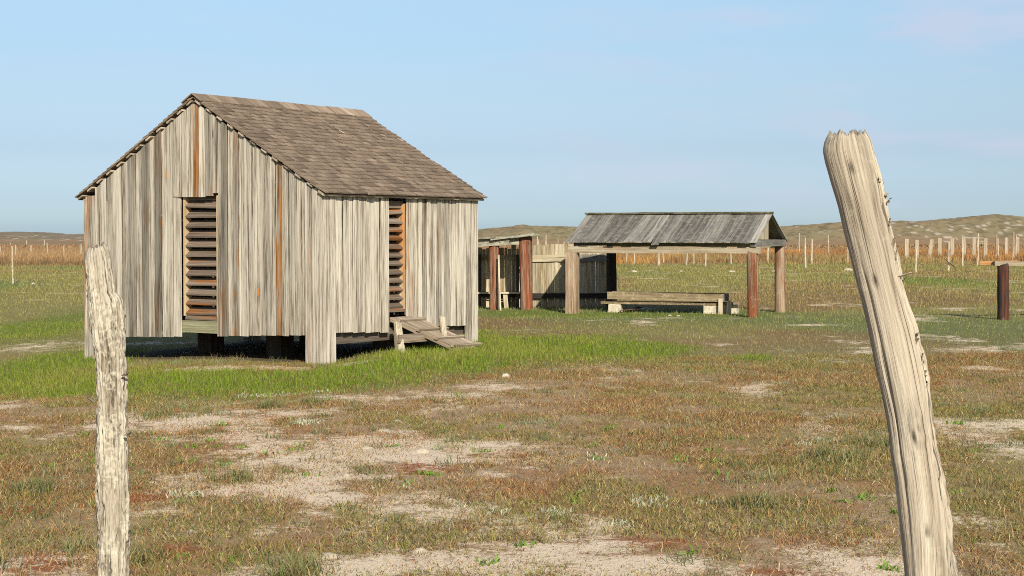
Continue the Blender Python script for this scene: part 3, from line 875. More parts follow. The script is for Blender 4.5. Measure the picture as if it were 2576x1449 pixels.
# ------------------------------------------------------------------ open shelter with trough
def make_shelter():
    FR = at(1892, 796.5); ang = math.radians(22); ea = np.array([math.cos(ang), -math.sin(ang), 0.]); eb = np.array([math.sin(ang), math.cos(ang), 0.])
    # length so that the left front post falls at x = 1440
    L = 3.6
    for _ in range(40):
        p = FR - ea * L; L += ((p[0] / p[1] * F + CX) - 1440) / F * p[1] * .6
    FL = FR - ea * L; D = 2.4
    def S(a, b, z): return FL + ea * a + eb * b + UP * z
    sh = thing('open_shelter', (FL + ea * L / 2 + eb * D / 2), 'low open-sided shelter with grey plank gable roof on four thick posts', 'shelter')
    zb = EYE - (628.5 - HZ) / F * 34.9          # middle of the front beam
    # posts
    specs = [(0, 0, 27, M_POSTB, 1.15, 0., zb - .06, 'square pale brown post'), (L, 0, 27, M_POSTB, .8, .9, zb - .06, 'round reddish post'), (L, D, 26, M_POSTB, .95, .35, zb + .04, None), (0.05, D, 24, M_BLACK, .9, 0., zb + .04, 'post coloured black for the roof shade')]  # black of the last post stands in for shade under the roof
    for a, b, wpx, m, t, st, zt, lab in specs:
        c = S(a, b, 0); rr = wpx / F * c[1] / 2; g = gz1(c[0], c[1])
        mb = MB()
        if a < 1 and b == 0:
            R = []
            for i in range(9):
                z = g - .15 + (zt - g + .15) * i / 8
                R.append([c + ea * sx * rr * random.uniform(.97, 1.05) + eb * sy * rr + UP * (z - c[2]) for sx, sy in ((-1, -1), (1, -1), (1, 1), (-1, 1))])
            mb.rings(R, t, st)
        else:
            mb.rings(stick_rings((c[0] + .02, c[1], g - .15), (c[0], c[1], zt), rr * 1.03, rr * .98, 16, 12, .05), t, st, smooth=True)
        o = mb.build('post', m, sh)
        if lab: o['label'] = lab
    # beams
    bh = 17 / F * 34.9
    mb = MB(); mb.board(S(-.08, 0, zb), S(L + .17, 0, zb), UP * bh, eb * .14, .88, .15, seg=8, jit=.004); mb.build('beam', M_BEAM, sh)
    mb = MB(); mb.board(S(0, D, zb + .1), S(L + .1, D, zb + .1), UP * .13, eb * .13, .9); mb.build('beam', M_BEAM, sh)
    mb = MB(); mb.board(S(L + .05, -.12, zb + bh / 2 + .072), S(L + .05, D + .15, zb + bh / 2 + .072), UP * .14, ea * .12, 1.); mb.build('beam', M_GREYROOF, sh)
    mb = MB(); mb.board(S(.05, .1, zb + bh / 2 + .072), S(.05, D + .1, zb + bh / 2 + .072), UP * .13, ea * .12, 1.); mb.build('beam', M_GREYROOF, sh)
    # roof
    ze = EYE - (611 - HZ) / F * 34.6; zr = EYE + (HZ - 541) / F * 36.2; be = -.2; bm = D / 2; bo = D + .22
    def roofplanks(b0, b1, z0, z1, curl):
        mb = MB(); a = -.10
        n = 0
        while a < L + .10:
            w = random.uniform(.13, .24); a1 = min(L + .13, a + w)
            t = random.choice([.75, .9, 1., 1.1, 1.25]); lift = random.uniform(0, .012)
            if abs(a - L * .41) < .12: t = 1.7
            if a > L - .12: t = 1.9
            ext = random.uniform(-.03, .03); cu = curl * (.05 if abs(a - L * .46) < .1 else random.uniform(0, .008))
            sk = .0
            R = []
            for i in range(6):
                q = i / 5; b = b0 - (b1 - b0) * 0 + (b1 - b0) * q; z = z0 + (z1 - z0) * q + lift
                if i == 0: b -= ext * (1 if b1 > b0 else -1); z -= cu
                z -= .025 * math.sin(math.pi * q) * (1 if curl else .3)
                jl = random.uniform(-.004, .004)
                # rafters end short of the beam at the eaves, so the gable edge slants inward
                in0 = (-.10 if a < .2 else 0) * 0
                R.append([S(a + .003 + jl, b, z), S(a1 - .003 + jl, b, z + (random.uniform(-.01, .004) if i == 0 else 0)), S(a1 - .003 + jl, b, z + .022), S(a + .003 + jl, b, z + .022)])
            if b1 < b0: R = [r[::-1] for r in R]
            mb.rings(R, t, 0.)
            a = a1; n += 1
        return mb
    roof = roofplanks(be, bm, ze, zr, 1).build('roof', M_GREYROOF, sh)
    roofplanks(bo, bm, ze + .02, zr, 0).build('roof_slope', M_GREYROOF, roof)
    mb = MB()
    a = -.12
    while a < L + .1:
        a1 = min(L + .12, a + random.uniform(.5, .9))
        mb.board(S(a, bm - .02, zr + .035 + random.uniform(-.005, .008)), S(a1 + .02, bm - .02, zr + .035 + random.uniform(-.005, .008)), eb * .14, UP * .04, random.uniform(.7, 1.2), seg=4, jit=.01); a = a1
    mb.build('ridge_cap', M_RIDGE, roof)
    # gable ends
    mb = MB(); zt = zb + bh / 2 + .145
    for b0, b1 in ((.28, .5), (.5, .72), (.72, .94), (.94, bm)):
        f = lambda b: ze + (zr - ze) * (b - be) / (bm - be) - .015
        R = [[S(L + .02, b0, zt), S(L + .045, b0, zt), S(L + .045, b1 - .006, zt), S(L + .02, b1 - .006, zt)], [S(L + .02, b0, f(b0)), S(L + .045, b0, f(b0)), S(L + .045, b1 - .006, f(b1)), S(L + .02, b1 - .006, f(b1))]]
        mb.rings(R, random.uniform(1.0, 1.25), .05)
    mb.build('gable_board', M_PEN, sh)
    mb = MB()
    for b0 in np.arange(.1, D - .1, .21):
        f = lambda b: zr - (zr - ze) * abs(b - bm) / (bm - be) - .03
        b1 = b0 + .2; R = [[S(.02, b0, zt), S(.05, b0, zt), S(.05, b1, zt), S(.02, b1, zt)], [S(.02, b0, f(b0)), S(.05, b0, f(b0)), S(.05, b1, f(b1)), S(.02, b1, f(b1))]]
        mb.rings(R, 1.)
    mb.build('gable_board', M_PEN, sh)
    return S, L, D, ea, eb, FL


S_, SLn, SD, EA, EB, SFL = make_shelter()


def make_trough():
    Yr, Yl = 35.35, 36.15
    R0 = atY(1821, 757, Yr); L0 = atY(1528, 752, Yl)
    R0 = np.array([R0[0], Yr, 0]); L0 = np.array([L0[0], Yl, 0])
    a = R0 - L0; Ln = np.linalg.norm(a); a = a / Ln; b = np.array([-a[1], a[0], 0.])
    z1 = EYE - (736.5 - HZ) / F * 35.8; z0 = EYE - (755 - HZ) / F * 35.8
    g = gz1(*(L0 + a * Ln / 2)[:2])
    t = thing('plank_trough', L0 + a * Ln / 2 + UP * g, 'long weathered plank feed trough on blocks and short legs under the open shelter', 'trough')
    P = lambda x, y, z: L0 + a * x + b * y + UP * z
    zm = (z0 + z1) / 2; h = z1 - z0
    mb = MB(); mb.board(P(0, 0, zm + .012), P(Ln, 0, zm - .018), UP * h, b * .05, 1.05, .0, seg=8, jit=.003); mb.build('side_board', M_TROUGH, t)
    mb = MB(); mb.board(P(0, .42, zm + .012), P(Ln + .02, .42, zm - .012), UP * h, b * .05, .9, .1, seg=6, jit=.003); mb.build('side_board', M_TROUGH, t)
    for x in (.03, Ln - .022):
        mb = MB(); mb.board(P(x, .025, zm - .015 * (x > 1)), P(x, .395, zm - .015 * (x > 1)), UP * (h - .01), a * .04, .85); mb.build('end_board', M_GREYROOF, t)
    zs = EYE - (762.5 - HZ) / F * 35.9
    mb = MB(); mb.board(P(-.16, .14, zs), P(Ln - .05, .14, zs - .01), b * .2, UP * .05, .9, .1, seg=10, jit=.006)
    mb.board(P(-.1, .36, zs), P(Ln + .28, .36, zs + .01), b * .2, UP * .05, 1., .1, seg=6, jit=.004); mb.build('floor_board', M_TROUGH, t)
    for x0, x1, y in ((.0, .27, .15), (Ln - .44, Ln - .12, .15), (Ln - .1, Ln + .2, .5)):
        mb = MB(); R = []
        for z in (g - .1, g + .05, zs - .045, zs - .027):
            sh = .012 * random.uniform(-1, 1); k = .93 if z > zs - .04 else 1.
            cx = (x0 + x1) / 2; hw = (x1 - x0) / 2 * k
            R.append([P(cx - hw + sh, y - .1, z), P(cx + hw + sh, y - .1, z), P(cx + hw + sh, y + .12, z), P(cx - hw + sh, y + .12, z)])
        mb.rings(R); mb.build('support_block', M_BLOCK, t)
    for x in (Ln - .06, Ln + .09):
        mb = MB(); yy = -.045 if x < Ln else .1
        mb.board(P(x, yy, g - .1), P(x, yy, z0 + (.05 if x < Ln else .0)), a * .09, b * .04, 1.2); mb.build('leg', M_BEAM, t)
    mb = MB(); mb.rings(stick_rings(P(.33, -.05, g + .05), P(.62, .4, g + .09), .075, .07, 10, 5, .1), .9, .8); mb.build('prop_log', M_POSTB, t)


make_trough()


# ------------------------------------------------------------------ plank pen behind
def make_pen():
    Y0 = 38.75
    X = lambda px: (px - CX) / F * Y0
    Zp = lambda py: EYE - (py - HZ) / F * Y0
    g = gz1(X(1360), Y0)
    pen = thing('plank_pen', (X(1360), Y0, g), 'plank wall pen with two red posts and small slab roof behind the shed', 'pen')
    mb = MB(); x = X(1130)
    xe = X(1529)
    while x < xe:
        w = random.uniform(.07, .17); x1 = min(xe, x + w)
        zt = Zp(614 + random.uniform(-2, 3) + (-7 if random.random() < .15 else 0) + (10 if x < X(1310) else 0))
        o = random.choice([0, .012])
        mb.board((x / 2 + x1 / 2, Y0 - o, g - .12), (x / 2 + x1 / 2 + random.uniform(-.008, .008), Y0 - o, zt), (x1 - x - .004, 0, 0), (0, .022, 0), random.uniform(.7, 1.15), random.choice([0, 0, .2, .5]), seg=3, jit=.003)
        x = x1
    mb.build('plank_wall', M_PEN, pen)
    def rail(px0, px1, y0, y1, dep, m, nm, t=1., st=0., oy=0., tilt=0.):
        mb = MB(); z = (Zp(y0) + Zp(y1)) / 2; hh = Zp(y0) - Zp(y1)
        mb.board((X(px0), Y0 - .02 - dep / 2 - oy, z + tilt), (X(px1), Y0 - .02 - dep / 2 - oy, z - tilt), (0, 0, hh), (0, dep, 0), t, st, seg=6, jit=.004); return mb.build(nm, m, pen)
    rail(1130, 1304, 642, 654, .05, M_PEN, 'rail', .9, .3); rail(1338, 1426, 641, 658, .05, M_PEN, 'rail', 1.02, .1, 0, -.01); rail(1426, 1527, 640, 658, .05, M_GREYROOF, 'rail', .9)
    rail(1140, 1312, 733.5, 738, .30, M_PEN, 'ledge', 1.05, .15)
    rail(1140, 1312, 738.5, 747, .08, M_BLACK, 'rail', 1.2); rail(1334, 1527, 737.5, 750, .10, M_BLACK, 'rail', 1.); rail(1140, 1304, 750, 754, .05, M_PEN, 'rail', 1., 0)
    for px, wp in ((1206, 9), (1302, 8), (1280.5, 5)):
        mb = MB(); mb.board((X(px), Y0 - .17, g - .1), (X(px), Y0 - .17, Zp(640 if px != 1280.5 else 740)), (wp / F * Y0, 0, 0), (0, .07, 0), 1.3); mb.build('stud', M_BLACK, pen)
    mb = MB(); mb.board((X(1275), Y0 - .36, g - .1), (X(1271), Y0 - .36, Zp(740)), (11 / F * Y0, 0, 0), (0, .04, 0), 1.1); mb.build('stake', M_PEN, pen)
    # red posts
    Y1 = 37.42
    def red(px0, px1, wb, wt, yt, n, irr, t, st, bend):
        b = atY(px0, 778, Y1); tp = atY(px1, yt, Y1); gg = gz1(b[0], b[1])
        mb = MB(); mb.rings(stick_rings((b[0], Y1, gg - .15), (tp[0], Y1, tp[2]), wb / F * Y1 / 2, wt / F * Y1 / 2, n, 16, irr, bend), t, st, smooth=True); return mb.build('post', M_RED, pen)
    red(1325.5, 1321.5, 33, 33, 597, 18, .05, 1.05, .5, 0)
    red(1242.5, 1243, 23, 22, 606, 14, .14, .85, .6, .01)
    # roof of split slabs
    mb = MB()
    XX = lambda px: (px - CX) / F * 37.4
    ZZ = lambda py, Y=37.4: EYE - (py - HZ) / F * Y
    for i, Y in enumerate(np.linspace(37.28, 38.95, 10)):
        for (pa, pb, ya, yb, th) in ((1120, 1275 + random.uniform(-14, 14), 606, 597.5, .03), (1238 + random.uniform(-8, 8), 1350 + random.uniform(-14, 6), 602, 588.5, .03)):
            k = 1 if pa < 1200 else 1
            x0, x1 = XX(pa), XX(pb); za, zb_ = ZZ(ya) + random.uniform(-.006, .006), ZZ(yb) + random.uniform(-.01, .01)
            mb.board((x0, Y, za), (x1, Y, zb_), (0, .17, random.uniform(-.02, .02)), (0, 0, th * random.uniform(.8, 1.3)), random.uniform(.8, 1.15), seg=7, jit=.012)
    mb.board((XX(1285), 37.2, ZZ(598.5)), (XX(1359), 37.22, ZZ(589.5)), (0, .15, 0), (0, 0, .02), .9, seg=4, jit=.01)
    mb.build('slab_roof', M_LICHROOF, pen)
    mb = MB(); mb.board((XX(1120), 37.33, ZZ(617.5)), (XX(1306), 37.33, ZZ(605)), (0, 0, .17), (0, .06, 0), .95, seg=8, jit=.012); mb.build('beam', M_LICHROOF, pen)
    mb = MB(); mb.board((XX(1120), 38.6, ZZ(610, 38.6)), (XX(1335), 38.6, ZZ(598, 38.6)), (0, 0, .1), (0, .06, 0), .8); mb.build('beam', M_LICHROOF, pen)
    # stick leaning by the thin post
    b = atY(1258, 778, 37.1); tp = atY(1254.5, 642, 37.15); gg = gz1(b[0], b[1])
    mb = MB(); mb.rings(stick_rings((b[0], 37.1, gg - .1), (tp[0], 37.18, tp[2]), .034, .022, 8, 12, .25, .012), 1.25)
    o = mb.build('pale_stick', M_STICK, loc=(b[0], b[1], gg)); tag(o, 'thin whitish peeling stick leaning against the thinner red post of the pen', 'stick')


make_pen()


# ------------------------------------------------------------------ rail at the right edge
def make_hitch():
    Y = 33.0; b = atY(2522.5, 803, Y); g = gz1(b[0], b[1]); zt = atY(2522, 669, Y)[2]
    h = thing('hitching_rail', (b[0], Y, g), 'black tarred post carrying a pale horizontal log at the right edge', 'rail')
    rr = 28.5 / F * Y / 2
    mb = MB(); mb.rings(stick_rings((b[0] + .01, Y, g - .2), (b[0], Y, zt), rr, rr, 18, 12, .03), 1., .6, smooth=True); mb.build('post', M_BLACK, h)
    b2 = atY(2850, 803, Y); mb = MB(); mb.rings(stick_rings((b2[0], Y, gz1(b2[0], Y) - .2), (b2[0], Y, zt), rr, rr, 18, 10, .03), 1., .6, smooth=True); mb.build('post', M_BLACK, h)
    p0 = atY(2500, 661.5, Y); p1 = atY(2880, 664, Y); mb = MB()
    mb.rings(stick_rings((p0[0], Y, p0[2]), (p1[0], Y, p1[2]), .052, .05, 10, 24, .12, .0), 1.15, .05) if False else mb.board((p0[0], Y, p0[2] - .01), (p1[0], Y, p1[2] - .01), (0, .15, 0), (0, 0, .085), 1.0, .0, seg=26, jit=.008)
    mb.build('log', M_PLANKP, h)
    q0 = atY(2463, 661.5, Y + .14); q1 = atY(2560, 660, Y + .12); mb = MB(); mb.board((q0[0], Y + .14, q0[2]), (q1[0], Y + .12, q1[2]), (0, 0, .075), (0, .05, 0), 1., 0, seg=5, jit=.003)
    o = mb.build('side_rail', M_ORANGE, h); o['label'] = 'fresh orange board end'


make_hitch()


# ------------------------------------------------------------------ foreground posts
def big_post(name, Y, prof, mat, label, z_low, top_fn, pits, seed, extra=None, amp=1., flat=.85, zf=3., rough_right=False, burls=(), slit=.13, fibk=.17):
    """prof: rows (y, xl, xr) of the outline; a solid of fibrous rings at its own distance."""
    prof = np.array(prof, float); nz, nt = 400, 150
    zs_ = np.array([atY(1288, r[0], Y)[2] for r in prof]); o = np.argsort(zs_)
    zt = zs_.max()
    zz = z_low + (zt - z_low) * np.linspace(0, 1, nz)
    yy = np.interp(zz, zs_[o], prof[o, 0])
    xl = np.interp(zz, zs_[o], prof[o, 1]); xr = np.interp(zz, zs_[o], prof[o, 2])
    below = zz < zs_.min(); dz = (zs_.min() - zz) * (below)
    kx = F / Y
    cx = ((xl + xr) / 2 - CX) / kx + (dz * .02 if extra is None else dz * extra); hw = (xr - xl) / 2 / kx + dz * .006
    ker = np.hanning(141); ker /= ker.sum(); ax = np.convolve(np.pad(cx, 70, mode='reflect', reflect_type='odd'), ker, 'valid'); hs = np.convolve(np.pad(hw, 70, 'edge'), ker, 'valid')
    hl = hw - (cx - ax); hr = hw + (cx - ax)
    th = np.linspace(np.pi / 2, np.pi * 2.5, nt, endpoint=False)
    TH, ZZ = np.meshgrid(th, zz)
    tx = np.cos(TH) * 1.6 + seed; ty = np.sin(TH) * 1.6
    fib = fbm(TH * 6.5 + seed + np.sin(ZZ * 3) * .4, ZZ * zf, 4) - .5
    # keep the seam closed
    w = sstep(.5 * np.pi, .5 * np.pi + .4, TH) * sstep(2.5 * np.pi, 2.5 * np.pi - .4, TH); fib = fib * w
    rt = np.maximum(.0, 1 - np.abs(TH - 6.15) / .95) ** .7 if rough_right else np.ones_like(TH)
    fine = (fbm(TH * 20 + seed, ZZ * zf * 4, 3) - .5) * w; chip = sstep(.60, .65, fbm(TH * 13 + 7 + seed, ZZ * zf * 2.6, 3)) * w
    k = 1 + amp * (fibk * fib * (.3 + .7 * rt) + .12 * fine * (.25 + 1.2 * rt) + .20 * (fbm(TH * 9 + seed, ZZ * 32, 3) - .5) * w * rt * (1 + .6 * sstep(zt - .45, zt - .9, ZZ) * (1 if rough_right else 0)) - chip * (.02 + slit * rt))
    for (t0, tw, z0, zw, d) in burls:
        q = np.sqrt(((TH - t0) / tw) ** 2 + ((ZZ - z0) / zw) ** 2); k = k + d * np.exp(-q ** 2) * (1 + .35 * np.sin(q * 9 + 3 * vnoise(TH * 4, ZZ * 20)))
    k = 1 + (k - 1) * (1 - .97 * sstep(.95, 1., (ZZ - z_low) / (zt - z_low)))
    for (t0, t1, z0, z1, dep) in pits:   # grooves: angle range, height range, depth
        m = np.exp(-((TH - t0) / t1) ** 2) * sstep(z0 - .05, z0 + .02, ZZ) * sstep(z1 + .05, z1 - .02, ZZ)
        k = k - dep * m * (.5 + vnoise(TH * 3 + seed, ZZ * 9))
    X = ax[:, None] + np.cos(TH) * k * np.where(np.cos(TH) < 0, hl[:, None], hr[:, None]); Yc = Y + np.sin(TH) * hs[:, None] * k * flat
    up = sstep(.93, 1., (ZZ - z_low) / (zt - z_low))
    Z = ZZ + up * top_fn(TH)
    # weathering of the wood itself: dark wood in splits and pits, broad brown and bleached areas
    tm = 1 + .45 * (fbm(TH * 1.3 + seed, ZZ * 2.2, 4) - .5) - .55 * np.clip(chip * rt * (1 if rough_right else .45) + .3 * chip, 0, 1) + (.25 * rt * (1 - chip) if rough_right else 0)
    for (t0, tw, z0, zw, d) in burls: tm = tm - (.75 if d < 0 else .42 * vnoise(TH * 7, ZZ * 60)) * np.exp(-(((TH - t0) / tw) ** 2 + ((ZZ - z0) / zw) ** 2))
    tm = np.clip(tm, .22, 1.35); tm = np.concatenate([tm, np.full((4, nt), .75)]).tolist()
    mb = MB(); R = [[(X[i, j], Yc[i, j], Z[i, j]) for j in range(nt)] for i in range(nz)]
    # broken top: inner rings
    top = np.array(R[-1]); c = top.mean(0)
    for q, dzv in ((.86, .004), (.6, -.012), (.3, -.004), (.06, -.006)):
        ring = c + (top - c) * q
        ring[:, 2] = c[2] + (top[:, 2] - c[2]) * (.5 + .5 * q) + dzv + (vnoise(ring[:, 0] * 160, ring[:, 1] * 160) - .5) * .02
        R.append([tuple(p) for p in ring])
    mb.rings([[np.array(p) for p in r] for r in R], 1., .0, smooth=True, seed=.3, off=(seed, seed), tmap=tm)
    g = gz1(cx[0], Y)
    ob = mb.build(name, mat, loc=(float(cx[0]), Y, g))
    return tag(ob, label, 'fence post')


P1 = big_post('fence_post', 5.54, [(624, 222, 268), (632, 216, 273), (640, 214, 275), (660, 214, 279), (700, 219, 283), (736, 221, 288), (746, 222, 300), (754, 223, 304), (770, 224, 306), (800, 227, 308), (850, 232, 311), (900, 239, 313),
                                   (950, 242, 314), (1000, 244, 315), (1060, 241, 316), (1130, 238, 316), (1200, 239, 318), (1280, 240, 320), (1360, 243, 320), (1449, 244, 318)], M_POST1,
              'bleached split fence post in the left foreground, straight with a notched top', -.2, lambda t: .008 * np.cos(t - .3) + .010 * (vnoise(t * 7, t * 0) - .5) + .004 * (vnoise(t * 28, t * 0) - .5),
              [(4.9, .07, .9, 1.5, .10), (4.2, .06, .3, .95, .12), (5.4, .06, .5, 1.3, .12), (4.55, .05, .2, .8, .1), (3.7, .08, .7, 1.45, .1), (5.9, .05, .1, .9, .12)], 5.3, amp=1.25, zf=4.5, slit=.14)
P2 = big_post('fence_post', 3.1, [(339, 2078, 2180), (352, 2072, 2188), (372, 2069, 2194), (400, 2074, 2201), (460, 2090, 2218), (520, 2108, 2228), (580, 2122, 2243), (640, 2138, 2258), (700, 2153, 2268), (760, 2169, 2284),
                                  (830, 2186, 2308), (900, 2200, 2327), (960, 2213, 2338), (1020, 2227, 2343), (1050, 2233, 2346), (1090, 2239, 2354), (1140, 2244, 2364), (1200, 2254, 2378), (1280, 2264, 2392), (1360, 2273, 2402), (1449, 2283, 2411)], M_POST2,
              'thick silvery fence post leaning left in the right foreground', -.25, lambda t: .004 * np.cos(t - .6) - .003 +   .003 * (vnoise(t * 5, t * 0 + 3) - .5) + .005 * (vnoise(t * 34, t * 0 + 3) - .5),
              [(3.85, .12, .2, 1.52, .10), (5.75, .05, .9, 1.25, .14), (6.0, .05, .8, 1.2, .14), (5.5, .04, .8, 1.1, .10)], 9.1, extra=-.14, amp=1.0, zf=2.6, slit=.26, fibk=.055, rough_right=True, burls=((4.85, .42, atY(2288, 1062, 3.1)[2], .045, .17), (4.3, .1, atY(2192, 706, 3.1)[2], .012, -.12), (4.6, .08, atY(2262, 1093, 3.1)[2], .012, -.13), (4.45, .09, atY(2104, 420, 3.1)[2], .012, -.10), (4.7, .09, atY(2350, 1330, 3.1)[2], .012, -.08)))
# splinter peg and bark flakes of the leaning post (sub-parts)
o0 = P2
def post2_parts():
    mb = MB(); a = atY(2256, 698, 3.085); b = atY(2291, 686.5, 3.06)
    mb.rings(stick_rings(a, b, .006, .0035, 8, 4, .1), 1.15); mb.build('peg', M_POST2, P2)
    for (x, y, sx, sy) in ((2256, 612, 5, 26), (2262, 640, 4, 18), (2246, 503, 5, 8), (2240, 492, 4, 8), (2312, 862, 4, 16), (2330, 905, 3, 20), (2318, 840, 3, 10), (2336, 940, 3, 14), (2259, 665, 3, 10), (2222, 455, 3, 10), (2248, 560, 3, 14), (2340, 965, 3, 12)):
        mb = MB()
        for q in range(3):
            c = atY(x - 7 + random.uniform(-3, 2), y + random.uniform(-1, 1) * sy * .6, 3.08); hh = sy / F * 3.1 * random.uniform(.5, 1); ww = sx / F * 3.1 * random.uniform(.6, 1.2)
            mb.board(c - UP * hh / 2 + np.array([-.002, 0, 0]), c + UP * hh / 2 + np.array([random.uniform(-.003, .002), random.uniform(-.004, .004), 0]), (ww, random.uniform(-.004, .004), 0), (0, .007, 0), random.uniform(.6, 1.1), .1, seg=3, jit=.0018)
        mb.build('bark_flake', M_POST1, P2)


post2_parts()
for x, y in ((236, 1010), (312, 945), (318, 1095)):
    mbk = MB(); c = atY(x, y, 5.5); mbk.rings(stick_rings(c, c + np.array([-.016 if x < 260 else .014, -.012, .012]), .010, .004, 8, 3, .25), .5, .2); mbk.build('branch_stub', M_POST1, P1)


# ------------------------------------------------------------------ far posts
def far_post(xb, yb, xt, yt, w, label, group=None, mat=None, tint=1., stain=0., square=False, bend=1.):
    B = at(xb, yb); Y = B[1]; g = gz1(B[0], Y); T = atY(xt, yt, Y); r = w / F * Y / 2
    mb = MB()
    if square:
        mb.board((B[0], Y, g - .15), (T[0], Y, T[2]), (2 * r, 0, 0), (0, .05, 0), tint, stain, seg=3, jit=.006)
    else:
        mb.rings(stick_rings((B[0], Y, g - .15), (T[0], Y, T[2]), r * 1.08, r * .8, 8, 9, .16, r * .9 * bend), tint, stain)
    ob = mb.build('plank_post' if square else 'branch_post', mat or (M_PLANKP if square else M_STICK), loc=(B[0], Y, g))
    return tag(ob, label, 'post' if square else 'fence post', group)


ORD = ['first', 'second', 'third', 'fourth', 'fifth', 'sixth', 'seventh', 'eighth', 'ninth', 'tenth', 'eleventh', 'twelfth']
# left plain (read at 0.1389 px)
LP = lambda x: x * .1389
LQ = lambda y: 553.4 + y * .1389
far_post(LP(230), LQ(1165), LP(217), LQ(475), 4.3, 'tallest crooked pale fence post, standing in the grass left of the shed', 'fence posts on the left plain', bend=1.6, tint=1.15)
G = 'fence posts on the left plain'
for i, (x, y0, y1) in enumerate([(5, 480, 690), (287, 458, 695), (566, 455, 650), (854, 415, 665), (1158, 450, 690), (1467, 435, 690)]):
    far_post(LP(x), LQ(y1), LP(x) + random.uniform(-1, 1), LQ(y0), 3.0, f'{ORD[i]} from the left of the six thin posts in orange grass left of the shed', G)
for i, (x, y0, y1) in enumerate([(187, 400, 475), (483, 372, 460), (805, 362, 500), (1088, 432, 500)]):
    far_post(LP(x), LQ(y1), LP(x), LQ(y0), 2.4, f'{ORD[i]} from the left of the four tiny distant posts left of the shed', G)
# behind the pen
P4 = lambda x: 1182.3 + x * .217
Q4 = lambda y: 503.1 + y * .217
G = 'fence posts beyond the plank pen'
for i, (x, y0, y1, yb) in enumerate([(270, 425, 450, 640), (780, 420, 505, 648), (795, 458, 510, 655), (887, 408, 515, 652), (1020, 460, 520, 650), (1090, 482, 510, 640), (1142, 430, 470, 636)]):
    far_post(P4(x), yb, P4(x) - (2 if i == 3 else 0), Q4(y0), 4.0 if i == 3 else 2.6, f'{ORD[i]} from the left of the post tips showing above the plank pen', G, bend=2 if i == 3 else 1)
# seen under the shelter roof
P5 = lambda x: 1383.6 + x * .25
Q5 = lambda y: 503.1 + y * .25
G = 'fence posts beyond the open shelter'
rows = [(775, 640, 0), (845, 650, 0), (1095, 660, 0), (1137, 635, 0), (1365, 655, 20), (1447, 645, 0), (1565, 675, 0), (1820, 645, 0), (2193, 640, 4)]
for i, (x, yb, lean) in enumerate(rows):
    yy = Q5(yb); tall = (yy - HZ) * .98
    far_post(P5(x), yy, P5(x + lean), yy - tall * .86, 4.6 if i in (2, 4, 6) else 3.8, f'{ORD[i]} from the left of the thin posts seen beneath the shelter roof', G)
# right of the shelter
P6 = lambda x: 1932 + x * .25
Q6 = lambda y: 503.1 + y * .25
G = 'fence posts between shelter and leaning post'
big6 = [(317, 333, 570, 3), (375, 380, 685, 4.4), (436, 395, 645, 5), (610, 352, 575, 3.6), (805, 350, 650, 4.2)]
for i, (x, y0, y1, w) in enumerate(big6):
    far_post(P6(x), Q6(y1), P6(x) + (2 if i == 2 else -.5), Q6(y0), w, f'{ORD[i]} from the left of the five taller posts between shelter and leaning post', G)
for i, (x, y0, y1) in enumerate([(235, 325, 378), (422, 325, 392), (512, 335, 415), (697, 365, 408)]):
    far_post(P6(x), Q6(y1), P6(x), Q6(y0), 2.6, f'{ORD[i]} from the left of the four tiny far posts between shelter and leaning post', G)
# plank row at the right
P7 = lambda x: 2138.2 + x * .2083
Q7 = lambda y: 515.7 + y * .2083
G = 'plank posts in a row at right'
planks = [(683, 686, 408, 668, 9.6), (808, 808, 420, 670, 9.2), (950, 990, 415, 660, 9.6), (1084, 1084, 397, 658, 9.4), (1235, 1235, 403, 660, 9.4), (1384, 1384, 388, 650, 7), (1498, 1499, 397, 655, 9), (1636, 1637, 403, 655, 9), (1890, 1890, 393, 642, 8.6), (2024, 2024, 385, 635, 8)]
for i, (xb, xt, y0, y1, w) in enumerate(planks):
    lab = 'grey plank post tilted to the right in the plank row' if i == 2 else f'{ORD[i]} from the left of the wide grey plank posts behind the leaning post'
    far_post(P7(xb), Q7(y1), P7(xt), Q7(y0), w, lab, G, square=True, tint=random.uniform(.92, 1.1))
G = 'thin posts in front of the plank row'
far_post(P7(792), Q7(808), P7(797), Q7(540), 4.6, 'short white fence post in front of the second plank post', G, tint=1.25)
T2 = far_post(P7(1190), Q7(800), P7(1194), Q7(447), 4.6, 'white fence post with a dark dead branch crossing its foot', G, tint=1.2)
far_post(P7(1364), Q7(745), P7(1360), Q7(385), 4.4, 'white knobbly post touching the front of the sixth plank post', G, tint=1.1)
far_post(P7(1536), Q7(728), P7(1547), Q7(342), 4.0, 'tall knotty white post left of the dark stump', G, tint=1.15, bend=1.4)
far_post(P7(1760), Q7(675), P7(1773), Q7(338), 4.8, 'tall brown post above the orange board end', G, mat=M_POSTB, tint=1.25)
far_post(P7(1784), Q7(655), P7(1786), Q7(405), 3.8, 'pale post close behind the tall brown post', G)
far_post(P7(1970), Q7(678), P7(1975), Q7(335), 6.4, 'thick brown post with a knobbed top near the right edge', G, mat=M_POSTB, tint=1.3)
far_post(P7(2003), Q7(650), P7(2003), Q7(358), 3.2, 'thin pale post between the knobbed post and the last plank post', G)
far_post(P7(1487), Q7(656), P7(1494), Q7(528), 4.4, 'low pale stake in front of the seventh plank post', G, tint=.9)
G = 'tiny posts beyond the plank row'
for i, (x, y0, y1) in enumerate([(722, 362, 437), (853, 367, 425), (988, 372, 425), (1124, 358, 430), (1272, 358, 420), (1410, 345, 445), (1578, 365, 445), (1710, 335, 452), (1753, 380, 440), (1858, 360, 455)]):
    far_post(P7(x), Q7(y1), P7(x - (3 if i == 7 else 0)), Q7(y0), 2.3, f'{ORD[i]} from the left of the tiny thin posts beyond the plank row', G)


